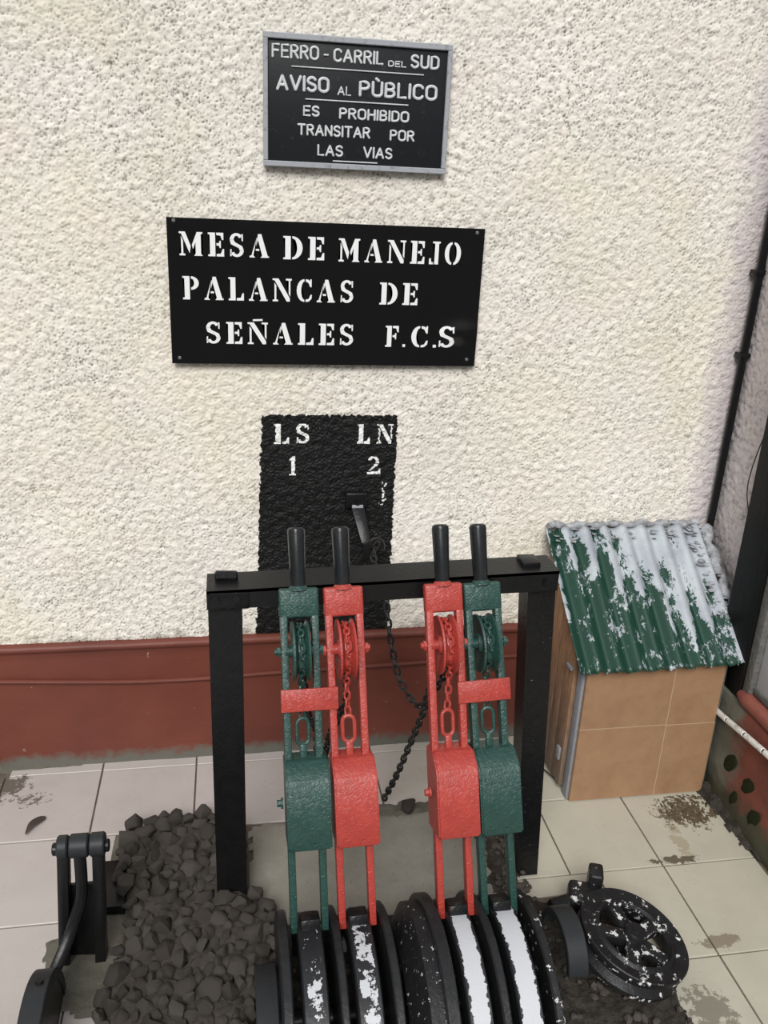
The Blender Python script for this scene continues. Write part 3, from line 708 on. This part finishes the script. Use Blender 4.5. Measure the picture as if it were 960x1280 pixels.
for i in range(13):
    a = PI*1.0-i*PI*1.2/12; hk.append((.047+.020*math.cos(a), -.068, -.085+.024*math.sin(a)))
obj('hook', tube(hk, .0048, 8), 'chain', wb)

# ------------------------------------------------------------------ black goal shaped frame
fr = empty('lever_stop_frame', (.33, 1.65, 0), 'black steel goal-shaped frame of two posts and a crossbar behind the levers', 'frame')
def LF(o): o.location = (-.33, -1.65, 0); return o
b = hexa([(-.052, 1.625, .0), (.017, 1.625, .0), (.017, 1.632, 0), (-.052, 1.632, 0), (-.053, 1.625, .80), (.016, 1.625, .80), (.016, 1.632, .8), (-.053, 1.632, .8)])
hexa([(-.052, 1.632, .0), (-.045, 1.632, .0), (-.045, 1.69, 0), (-.052, 1.69, 0), (-.053, 1.632, .80), (-.046, 1.632, .80), (-.046, 1.69, .8), (-.053, 1.69, .8)], 0, b)
LF(obj('post', b, 'black', fr, ang=.3))
b = hexa([(.683, 1.628, .0), (.737, 1.628, .0), (.737, 1.635, 0), (.683, 1.635, 0), (.626, 1.628, .82), (.689, 1.628, .82), (.689, 1.635, .82), (.626, 1.635, .82)])
hexa([(.683, 1.635, .0), (.690, 1.635, .0), (.690, 1.69, 0), (.683, 1.69, 0), (.626, 1.635, .82), (.633, 1.635, .82), (.633, 1.69, .82), (.626, 1.69, .82)], 0, b)
LF(obj('post', b, 'black_specked', fr, ang=.3))
b = hexa([(-.055, 1.616, .819), (.689, 1.616, .840), (.689, 1.700, .840), (-.055, 1.700, .819), (-.055, 1.616, .826), (.689, 1.616, .847), (.689, 1.700, .847), (-.055, 1.700, .826)])
hexa([(-.055, 1.616, .784), (.689, 1.616, .800), (.689, 1.623, .800), (-.055, 1.623, .784), (-.055, 1.616, .8255), (.689, 1.616, .8465), (.689, 1.623, .8465), (-.055, 1.623, .8255)], 0, b)
LF(obj('crossbar', b, 'black', fr, ang=.3))
for x, z in ((-.038, .806), (.004, .810)):
    LF(obj('bolt', cyl((x, 1.617, z), (x, 1.609, z), .009, seg=6), 'black', fr))
LF(obj('bolt', cyl((.66, 1.617, .822), (.66, 1.609, .822), .006, seg=6), 'black', fr))
b = cyl((-.038, 1.672, .834), (.008, 1.668, .834), .011, seg=10, bev=.003)
LF(obj('stop_lug', b, 'black', fr))
b = box(.615, .655, 1.64, 1.69, .840, .856, .003); LF(obj('stop_lug', b, 'black', fr))
LF(obj('gusset', box(-.05, .03, 1.6125, 1.617, .785, .822, .002), 'black_specked', fr))

# ------------------------------------------------------------------ signal levers
LINK = {}
def lever(idx, xb, xh, m, label, plate, cover, halfw, seed, chain_sway=0.):
    O = Vector((xb, 1.275, 0)); Tt = Vector((xh, 1.59, .84)); z = (Tt-O).normalized(); y = z.cross(Vector((1, 0, 0))).normalized(); x = y.cross(z).normalized()
    Mx = Matrix.Identity(4)
    for i in range(3): Mx[i][0] = x[i]; Mx[i][1] = y[i]; Mx[i][2] = z[i]; Mx[i][3] = O[i]
    root = empty('signal_lever', mat=Mx, label=label, cat='lever', group='row of signal levers in the black frame')
    # handle
    prof = [(.893, 0), (.893, .0145), (.90, .0150), (1.010, .0178), (1.016, .0165), (1.019, .012), (1.019, 0)]
    obj('handle', lathe(prof, 20, axis='Z'), 'handle', root)
    # head with rounded shoulders
    b = box(-.040, .040, -.0125, .0125, .838, .897, .005, 3)
    lathe([(.893, .0215), (.899, .0185), (.902, .0155), (.902, .014)], 16, axis='Z', bm=b)
    obj('head', b, m, root)
    for s in (-1, 1):
        b = box(s*.0312-.0072, s*.0312+.0072, -.0125, .0125, .205, .842, .002, 2)
        obj('side_bar', b, m, root)
    # pulley, grooved
    rr = .060; c = .771
    prof = closed([(-.017, rr), (-.013, rr+.001), (-.006, rr-.016), (.006, rr-.016), (.013, rr+.001), (.017, rr), (.015, rr-.012), (.010, .020), (.016, .017), (.016, .006), (-.016, .006), (-.016, .017), (-.010, .020), (-.015, rr-.012)])
    pl = obj('pulley', lathe(prof, 40, mat=T(0, -.004, c)), m, root)
    b = cyl((-.052, -.004, c), (.050, -.004, c), .0065, seg=12, bev=.001); cyl((-.030, -.004, c), (.026, -.004, c), .0115, seg=12, bm=b)
    for s in (-1, 1): cyl((s*.0395, -.004, c), (s*.046, -.004, c), .0105, seg=6, bm=b)
    obj('axle', b, m, root)
    # chain over the pulley down to the weight
    r = rr-.009; path = []
    for i in range(15):
        a = math.radians(150-i*150/14.*1.0-0); path.append(Vector((0, -.004-math.cos(math.radians(20+i*10-80))*0, c)))
    path = [Vector((0, -.004+r*math.sin(a), c+r*math.cos(a))) for a in [math.radians(80-i*(170/16)) for i in range(17)]]
    path += [Vector((chain_sway*t*(1-t)*4, -.004-r+(r+.008)*min(1, t*1.9), c-(c-.634)*t)) for t in (.15, .3, .5, .7, .85, 1)]
    bl = link_bm(.024, .0165, .0026, 5, 6); lme = bpy.data.meshes.new('l'); bl.to_mesh(lme); bl.free()
    b = bmesh.new()
    for mm in chain_frames(path, .024, .0026, .6):
        t_ = lme.copy(); t_.transform(mm); b.from_mesh(t_); bpy.data.meshes.remove(t_)
    bpy.data.meshes.remove(lme)
    obj('chain', b, m, root)
    # long ring between chain and weight
    b = link_bm(.062, .033, .0042, 8, 10)
    obj('ring', b, m, root, mat=T(0, .002, .607) @ Rz(.15 if idx % 2 else -.1))
    # weight with bevelled shoulder
    f0, bk = -.056, .040; z0, z1 = .384, .556
    b = bmesh.new(); W = .0435; WO = .0035
    prof2 = [(bk, z0), (f0+.004, z0), (f0, z0+.006), (f0, z1-.040), (f0+.006, z1-.028), (f0+.030, z1-.004), (f0+.038, z1), (bk, z1)]
    A = [b.verts.new((WO-W, p[0], p[1])) for p in prof2]; B = [b.verts.new((WO+W, p[0], p[1])) for p in prof2]
    b.faces.new(A); b.faces.new(B[::-1])
    for i in range(len(prof2)): b.faces.new((A[i], A[(i+1) % len(A)], B[(i+1) % len(A)], B[i]))
    bmesh.ops.bevel(b, geom=list(b.edges), offset=.0035, segments=2, affect='EDGES')
    wt = obj('weight', b, m, root)
    obj('lug', box(-.0075, .0075, -.004, .006, .545, .582, .003), m, wt)
    b = cyl((-.045, -.012, .47), (-.057, -.012, .47), .007, seg=6); cyl((-.045, -.012, .47), (-.049, -.012, .47), .011, seg=12, bm=b)
    obj('bolt', b, m, wt)
    # quadrant rim at the foot
    rim = closed([(-.024, .17), (-.024, .216), (-.021, .220), (.021, .220), (.024, .216), (.024, .17)])
    lean = math.atan2(-O.y+Tt.y, Tt.z)
    b = lathe(rim, 60, a0=math.radians(3), a1=math.radians(177))
    loc = root.matrix_world.inverted() @ T(xb-.006, 1.275, 0)
    cr_ = rim_mat('rim_paint', halfw, cover, seed)
    q = obj('quadrant', b, cr_, root, mat=loc)
    b = box(-.020, .020, -.03, .012, .200, .238, .004)
    obj('foot_block', b, 'black_specked', root)
    if plate:
        b = box(plate[0], plate[1], -.021, -.0135, .652, .697, .002, 2)
        o = obj('stop_plate', b, 'red', root); tag(o, 'red painted plate')
        o.matrix_basis = T(0, 0, 0) @ Ry(plate[2])
        for v in o.data.vertices: v.co.z += 0
    return root
levers = [
 lever(1, .141, .127, 'green', 'dark green signal lever, leftmost, with a red plate across its bars', (-.043, .072, .0), .555, .013, 3.1),
 lever(2, .241, .217, 'red', 'red signal lever beside the leftmost green lever', None, .49, .015, 8.4),
 lever(3, .446, .425, 'red', 'red signal lever right of the gap, next to the rightmost green lever', None, .30, .017, 5.2, .006),
 lever(4, .543, .507, 'green', 'dark green signal lever, rightmost, with a red plate across its bars', (-.066, .046, .0), .31, .0185, 12.7)]

# ------------------------------------------------------------------ ground casting: curved guide plates, straps
gs = empty('guide_casting', (.33, 1.275, 0), 'black cast base of curved guide plates the levers swing between', 'lever base')
def fl_plate(x, r, wd, m='flange', a0=2, a1=178, label=None):
    prof = closed([(-wd/2, .05), (-wd/2, r-.004), (-wd/2+.003, r), (wd/2-.003, r), (wd/2, r-.004), (wd/2, .05)])
    o = obj('guide_plate', lathe(prof, 60, math.radians(a0), math.radians(a1)), m, gs, loc=(x-.33, 0, 0)); return o
fl_plate(.083, .228, .020); fl_plate(.187, .228, .016); fl_plate(.288, .228, .018)
fl_plate(.385, .236, .026, 'flange'); fl_plate(.487, .232, .017); fl_plate(.590, .228, .018, 'white_chipped')
def strap(x0, x1, r, th, name='end_strap', m='iron', cy=0., a1=176):
    prof = closed([(x0-.33, r-th), (x0-.33, r-.002), (x0-.328, r), (x1-.332, r), (x1-.33, r-.002), (x1-.33, r-th)])
    return obj(name, lathe(prof, 36, math.radians(4), math.radians(a1)), m, gs, loc=(0, cy, 0))
o = strap(.026, .069, .150, .012, cy=-.03); o = strap(.664, .708, .085, .014, cy=.055, a1=172); o.location.z = .085
obj('axle', cyl((-.33+.03, 0, .03), (.66-.33, 0, .03), .02, seg=16), 'black', gs)
obj('base_bar', box(.02-.33, .70-.33, .20, .245, .0, .030, .004), 'white_chipped', gs)
obj('side_lug', box(.615-.33, .66-.33, .10, .20, .0, .10, .01), 'white_chipped', gs)
obj('hub_drum', lathe(closed([(.312-.33, .05), (.312-.33, .17), (.318-.33, .178), (.345-.33, .222), (.372-.33, .222), (.372-.33, .05)]), 60, math.radians(2), math.radians(178)), 'white_flecks', gs)

# ------------------------------------------------------------------ black chains
lk = link_bm(.030, .020, .0033, 6, 7); LKM = fin(lk, 'link'); LKM.materials.append(MT['chain'])
def chain(label, pts, roll=.5):
    P = spline(pts, 12); o = empty('chain', P[0], label, 'chain')
    for mm in chain_frames(P, .030, .0033, roll):
        q = bpy.data.objects.new('link', LKM); COL.objects.link(q); q.parent = o; q.matrix_basis = T(*(-P[0])) @ mm
    return o
CHAINS = True

# ------------------------------------------------------------------ left crank bracket
lb = empty('crank_bracket', (-.33, 1.5, 0), 'black iron clevis bracket with a pinned crank arm left of the stones', 'bracket')
def LB(o): o.location = (.33, -1.5, 0); return o
for (xt, xo, zb_) in ((-.352, -.375, .0), (-.284, -.300, .0)):
    wv = .011
    b = hexa([(xo-wv, 1.49, zb_), (xo+wv, 1.49, zb_), (xo+wv, 1.53, zb_), (xo-wv, 1.53, zb_), (xt-wv, 1.485, .322), (xt+wv, 1.485, .322), (xt+wv, 1.52, .322), (xt-wv, 1.52, .322)], .002)
    LB(obj('upright', b, 'black', lb))
for x0, x1 in ((-.364, -.342), (-.340, -.302), (-.300, -.270)):
    LB(obj('sleeve', cyl((x0, 1.50, .317), (x1, 1.50, .317), .024 if x1 > -.34 else .023, seg=20, bev=.003), 'iron', lb))
LB(obj('pin', cyl((-.374, 1.50, .312), (-.262, 1.50, .312), .013, seg=14, bev=.002), 'black', lb))
arm = spline([(-.320, 1.490, .310), (-.321, 1.487, .24), (-.326, 1.485, .19), (-.345, 1.47, .13), (-.365, 1.44, .09), (-.385, 1.40, .06)], 6)
LB(obj('crank_arm', tube(arm, .0125, 10, flat=.7), 'black', lb))
LB(obj('crossplate', box(-.37, -.29, 1.515, 1.525, .0, .20, .002), 'black', lb))
LB(obj('pit_shade_box', box(-.325, -.262, 1.62, 1.77, .0, .03, .003), 'black', lb))  # low black box standing in for the shaded pit beside the stones
# curved strap in front of it
cs = empty('curved_strap', (-.375, 1.27, 0), 'curved black iron strap with a bolt, at the lower left in front of the bracket', 'strap')
prof = closed([(-.027, .143), (-.027, .163), (-.025, .165), (.012, .165), (.014, .163), (.014, .143)])
obj('band', lathe(prof, 40, math.radians(4), math.radians(176)), 'iron', cs)
obj('web', lathe(closed([(.004, .02), (.004, .15), (.012, .15), (.012, .02)]), 40, math.radians(4), math.radians(176)), 'black', cs)
a = math.radians(74); obj('bolt', cyl((-.004, .161*math.cos(a), .161*math.sin(a)), (-.004, .170*math.cos(a), .170*math.sin(a)), .008, seg=6), 'black', cs)
a = math.radians(92); o = obj('rivet', cyl((-.012, .161*math.cos(a), .161*math.sin(a)), (-.012, .164*math.cos(a), .164*math.sin(a)), .004, seg=8), 'letter_white', cs)

# ------------------------------------------------------------------ fallen pulley wheel on the right
n_ = Vector((.26, -.08, .96)).normalized(); q = n_.to_track_quat('Z', 'Y').to_matrix().to_4x4()
pw = empty('spoked_wheel', mat=T(.846, 1.338, .078) @ q @ Rz(.5), label='black spoked grooved wheel with flaking white paint lying on the tiles', cat='wheel')
R = .124
prof = closed([(.014, R-.044), (.022, R-.040), (.022, R-.034), (.016, R-.028), (.018, R-.008), (.020, R-.002), (.018, R), (.008, R), (-.002, R-.016), (-.014, R-.016), (-.026, R-.002), (-.036, R-.002), (-.038, R-.006), (-.038, R-.02), (-.012, R-.036)])
obj('rim', lathe(prof, 56, axis='Z'), 'white_chipped', pw)
obj('hub', lathe([(-.03, 0), (-.03, .022), (.022, .026), (.030, .022), (.030, .010), (.034, .009), (.034, 0)], 24, axis='Z'), 'white_chipped', pw)
for i in range(5):
    a = 2*PI*i/5
    b = hexa([(.012, -.014, -.010), (R-.028, -.019, -.010), (R-.028, .019, -.010), (.012, .014, -.010), (.012, -.014, .014), (R-.028, -.019, .014), (R-.028, .019, .014), (.012, .014, .014)], .004)
    obj('spoke', b, 'white_chipped', pw, mat=Rz(a))
pb = empty('wheel_mounting', (.80, 1.475, 0), 'flaking black mounting lug behind the fallen spoked wheel', 'mounting')
obj('block', box(-.045, .035, -.03, .04, 0, .085, .012, 3, mat=Rz(-.35)), 'white_chipped', pb)
obj('ear', box(.0, .034, .02, .07, .0, .115, .008, 3, mat=Rz(-.35)), 'white_chipped', pb)
obj('stub', cyl((-.09, -.01, .055), (-.03, 0, .06), .022, seg=14, bev=.003), 'black_specked', pb)

# ------------------------------------------------------------------ ballast mound
mound = empty('stone_mound', (-.13, 1.5, 0), 'long heap of grey ballast stones set in mortar left of the levers', 'stones')
poly = [(-.295, 1.875), (-.24, 1.90), (-.11, 1.91), (-.05, 1.90), (.00, 1.87), (.02, 1.64), (.075, 1.55), (.085, 1.38), (.02, 1.30), (.02, 1.02), (-.26, 1.02), (-.275, 1.25), (-.285, 1.40), (-.255, 1.50), (-.245, 1.6), (-.285, 1.70)]
hp = height_patch('mortar_bed', [(x, y) for x, y in poly], .037, .010, .012, 'mound_mortar', mound, fr=22, seed=21, edge=.035)
hp.location = (.13, -1.5, 0)
def in_poly(x, y, P):
    ins = False
    for i in range(len(P)):
        a, b = P[i], P[(i+1) % len(P)]
        if (a[1] > y) != (b[1] > y) and x < (b[0]-a[0])*(y-a[1])/(b[1]-a[1])+a[0]: ins = not ins
    return ins
rocks = [rock_mesh('stone', 100+i, 17, (1, random.Random(i).uniform(.65, 1.), random.Random(i+50).uniform(.6, .9))) for i in range(14)]
for rk in rocks: rk.materials.append(MT['stone'])
rg = random.Random(8); pts = []
tries = 0
while tries < 30000 and len(pts) < 290:
    tries += 1; x = rg.uniform(-.31, .09); y = rg.uniform(1.02, 1.92)
    if not in_poly(x, y, poly): continue
    if -.07 < x < .03 and 1.60 < y < 1.70: continue
    s = rg.choice((.014, .016, .018, .021, .024, .027)) if y < 1.80 else rg.choice((.020, .024, .028))
    if all((x-a)**2+(y-b)**2 > ((s+c)*.74)**2 for a, b, c in pts): pts.append((x, y, s))
for x, y, s in pts:
    o = link('stone', rg.choice(rocks), None, mound, mat=T(x+.13, y-1.5, .033+rg.uniform(-.004, .012)+s*.15) @ Matrix.Rotation(rg.uniform(0, 6.3), 4, 'Z') @ Rx(rg.uniform(-.5, .5)) @ Matrix.Scale(s*1.2, 4))
# loose lumps by the slab
for x, y, s, lb_ in ((.459, 1.905, .030, 'dark lump of stone at the back edge of the cement slab'), (.045, 1.60, .020, 'small flecked stone at the foot of the left post')):
    o = link('loose_stone', rocks[3 if s > .025 else 5].copy(), None, None, mat=T(x, y, s*.45) @ Rz(1.1) @ Matrix.Diagonal((s*1.3, s, s*.7, 1))); tag(o, lb_, 'stone')
# rubble under the casting
b = bmesh.new(); rg = random.Random(17)
for i in range(420):
    x = rg.uniform(.03, .92); y = rg.uniform(1.05, 1.60)
    if y > 1.52 and not .62 < x < .70: continue
    if x > .70 and y > 1.50-(x-.7)*.5: continue
    s = rg.uniform(.005, .014); me = rg.choice(rocks).copy(); me.transform(T(x, y, .018) @ Rz(rg.uniform(0, 6)) @ Matrix.Scale(s, 4)); b.from_mesh(me); bpy.data.meshes.remove(me)
for i in range(120):
    x = rg.uniform(.625, .70); y = rg.uniform(1.56, 1.90); s = rg.uniform(.004, .012); me = rg.choice(rocks).copy(); me.transform(T(x, y, .014) @ Rz(rg.uniform(0, 6)) @ Matrix.Scale(s, 4)); b.from_mesh(me); bpy.data.meshes.remove(me)
me = bpy.data.meshes.new('rubble'); b.to_mesh(me); b.free()
o = link('rubble', me, 'stone'); tag(o, 'dark crumbled rubble under and beside the curved guide plates', 'rubble', kind='stuff')

# ------------------------------------------------------------------ tiled hutch with corrugated roof
hb_ = empty('tiled_hutch', (1.12, 2.03, 0), 'small tan tiled hutch with corrugated lean-to roof in the corner', 'hutch')
def LH(o): o.location = (-1.12, -2.03, 0); return o
b = hexa([(.932, 1.895, 0), (1.33, 1.895, 0), (1.33, 2.19, 0), (.932, 2.19, 0), (.932, 1.895, .415), (1.33, 1.895, .415), (1.33, 2.19, .655), (.932, 2.19, .655)])
LH(obj('masonry', b, 'mortar', hb_, smooth=False))
LH(obj('tile_bed', box(.918, 1.316, 1.8812, 1.896, .003, .424), NT('pale_grout', .8).col((.42, .31, .20)).m, hb_, smooth=False))
for x0, x1, z0, z1 in ((.917, 1.169, .004, .2395), (1.1715, 1.318, .004, .2375), (.917, 1.169, .2415, .425), (1.1715, 1.316, .2395, .425)):
    cx_, cz_ = (x0+x1)/2, (z0+z1)/2
    b = box(-(x1-x0)/2, (x1-x0)/2, -.006, .006, -(z1-z0)/2, (z1-z0)/2, .0012, 1)
    obj('tile', b, 'tan', hb_, smooth=False, loc=(cx_-1.12, 1.886-2.03, cz_))
b = hexa([(.914, 1.88, .0), (.932, 1.88, .0), (.932, 1.905, 0), (.914, 1.905, 0), (.914, 1.88, .425), (.932, 1.88, .425), (.932, 1.905, .44), (.914, 1.905, .44)])
LH(obj('corner_strip', box(.910, .930, 1.893, 1.925, 0, .42, .002), 'greymetal', hb_))
dr = LH(obj('door_frame', box(.920, .934, 1.925, 2.19, 0, .40, .002), 'wood', hb_))
ys = [1.928, 1.995, 2.045, 2.115, 2.185]
for i in range(4):
    y0, y1 = ys[i]+.0015, ys[i+1]-.0015; zt = lambda y: .425+(y-1.89)*.80
    b = hexa([(.9, y0, .02), (.918, y0, .02), (.918, y1, .02), (.9, y1, .02), (.9, y0, zt(y0)), (.918, y0, zt(y0)), (.918, y1, zt(y1)), (.9, y1, zt(y1))], .002)
    LH(obj('plank', b, 'wood', hb_))
LH(obj('latch', box(.890, .899, 1.930, 1.965, .395, .405, .002), 'greymetal', hb_))
LH(obj('hinge', box(.893, .900, 1.94, 1.96, .10, .14, .002), 'greymetal', hb_))
# roof
sl = math.atan2(.265, .345); RL = .435
b = bmesh.new(); nx, ny = 150, 30; rows = []
rg = random.Random(2); ch = [rg.uniform(-.004, .004) for _ in range(nx+1)]
for j in range(ny+1):
    row = []
    for i in range(nx+1):
        x = .470*i/nx; y = RL*j/ny
        if j == ny: y += ch[i]
        z = .0085*math.cos(2*PI*x/.058)+.004*math.sin(y*9+1)*math.sin(x*7)
        row.append(b.verts.new((x-.235 + 0*y, y, z)))
    rows.append(row)
for A, B in zip(rows[:-1], rows[1:]):
    for i in range(nx): b.faces.new((A[i], A[i+1], B[i+1], B[i]))
me = fin(b, 'roof_sheet', True, 1.5)
Rr = T(1.112-1.12, 2.195-2.03, .703) @ Rx(0)
ydir = Vector((0.02, -math.cos(sl), -math.sin(sl))).normalized(); xdir = Vector((1, .0, 0)); zdir = xdir.cross(ydir).normalized()*-1
mr_ = Matrix.Identity(4)
for i in range(3): mr_[i][0] = xdir[i]; mr_[i][1] = ydir[i]; mr_[i][2] = zdir[i]
roof = link('roof_sheet', me, 'roof', hb_, mat=T(1.108-1.12, 2.195-2.03, .703) @ mr_)
sm = roof.modifiers.new('solid', 'SOLIDIFY'); sm.thickness = .0018
tag(roof, 'corrugated sheet with peeling green over bluish white paint')
# lumpy mortar along the wall and down the right edge
b = bmesh.new(); rg = random.Random(5)
def lump(x, y, z, s, fl=(1, 1, .6)):
    me = rock_mesh('l', rg.randrange(9999), 18, fl); me.transform(T(x, y, z) @ Rz(rg.uniform(0, 6)) @ Matrix.Scale(s, 4)); b.from_mesh(me); bpy.data.meshes.remove(me)
n = 26; prev = []
mb = tube([(.885+.465*i/n, 2.197+.004*math.sin(i*2.1), .712+.003*math.sin(i*1.3)) for i in range(n+1)], [.009+.003*math.sin(i*1.7)+.002*math.sin(i*4.1) for i in range(n+1)], 10)
merge(b, mb)
mb = tube([(1.362+.006*math.sin(i*1.1), 2.19-.27*i/n, .702-.205*i/n) for i in range(n+1)], [.016+.003*math.sin(i*.9)+.002*math.sin(i*2.3)-.006*i/n for i in range(n+1)], 10)
merge(b, mb)
for i in range(90):
    t = rg.random()**1.3; u = rg.random()**1.5*.06*(1-t*.6); lump(1.355-u, 2.19-.27*t, .704-.207*t, rg.uniform(.005, .013), (1, 1.4, .2))
for i in range(60): t = rg.random(); u = rg.random()*.035; lump(.89+.46*t, 2.192-u, .706-u*.77, rg.uniform(.005, .012), (1.4, 1, .22))
for v in b.verts: v.co += Vector(noise.noise_vector(v.co*60))*.003
LH(obj('mortar_fillet', b, 'roof_mortar', hb_, ang=1.2))

# ------------------------------------------------------------------ little things on the floor
b = bmesh.new(); P = spline([(-.538, 1.915, .004), (-.530, 1.94, .010), (-.512, 1.965, .006), (-.500, 1.975, .003)], 4)
rows = []
for i, p in enumerate(P):
    wd = .008*math.sin(PI*(i+.6)/(len(P)+.6))+.001
    rows.append([b.verts.new(p+Vector((-wd*.7, wd, .004))), b.verts.new(p), b.verts.new(p+Vector((wd*.7, -wd, .003)))])
for A, B in zip(rows[:-1], rows[1:]):
    for j in range(2): b.faces.new((A[j], A[j+1], B[j+1], B[j]))
o = obj('dry_leaf', b, 'leaf'); sm = o.modifiers.new('s', 'SOLIDIFY'); sm.thickness = .0008
tag(o, 'dark curled dry leaf on the left floor tiles', 'leaf')
b = bmesh.new(); rg = random.Random(33)
for i in range(260):
    a = rg.uniform(0, 6.28); r = rg.random()**.6
    x = 1.245+.085*r*math.cos(a); y = 1.815+.06*r*math.sin(a)
    if y > 1.872 or x > 1.33: continue
    me = rocks[i % 14].copy(); me.transform(T(x, y, .0025) @ Rz(rg.uniform(0, 6)) @ Matrix.Diagonal((rg.uniform(.003, .009), rg.uniform(.0015, .004), .0025, 1))); b.from_mesh(me); bpy.data.meshes.remove(me)
me = bpy.data.meshes.new('debris'); b.to_mesh(me); b.free()
me.materials.clear(); me.materials.append(MT['debris'])
o = link('leaf_litter', me, None); tag(o, 'brown crumbs and leaf litter on the tile in front of the hutch', 'debris', kind='stuff')
o = obj('wire_scrap', tube(spline([(.885, 2.03, .01), (.90, 1.985, .012), (.915, 1.96, .006), (.93, 1.93, .004)], 6), .0022, 6), 'wire'); tag(o, 'short dark wire scrap on the tile beside the hutch door', 'wire')

# chains: hanging from the wall hook and from the rear of the lever pulleys
chain('black chain drooping from the wall hook to the red lever right of the gap', [(.384, 2.128, .705), (.368, 2.12, .668), (.381, 2.08, .645), (.386, 2.0, .607), (.391, 1.95, .529), (.405, 1.90, .445), (.425, 1.86, .403), (.449, 1.80, .400), (.452, 1.74, .487), (.440, 1.69, .571), (.438, 1.655, .646), (.432, 1.645, .72)])
chain('black chain running from the rightmost levers down to the back of the slab', [(.505, 1.645, .70), (.49, 1.68, .60), (.457, 1.74, .465), (.441, 1.80, .33), (.415, 1.87, .145), (.393, 1.93, .012)], .9)
chain('black chain hanging behind the leftmost green lever', [(.130, 1.648, .72), (.143, 1.66, .651), (.155, 1.69, .499), (.170, 1.71, .442), (.184, 1.73, .395), (.193, 1.77, .28), (.215, 1.85, .012)])
chain('black chain hanging behind the red lever beside the leftmost green one', [(.225, 1.648, .72), (.236, 1.66, .647), (.246, 1.68, .517), (.235, 1.70, .463), (.226, 1.71, .425), (.216, 1.73, .385), (.213, 1.75, .335), (.213, 1.77, .275), (.235, 1.83, .10), (.245, 1.85, .012)], .9)
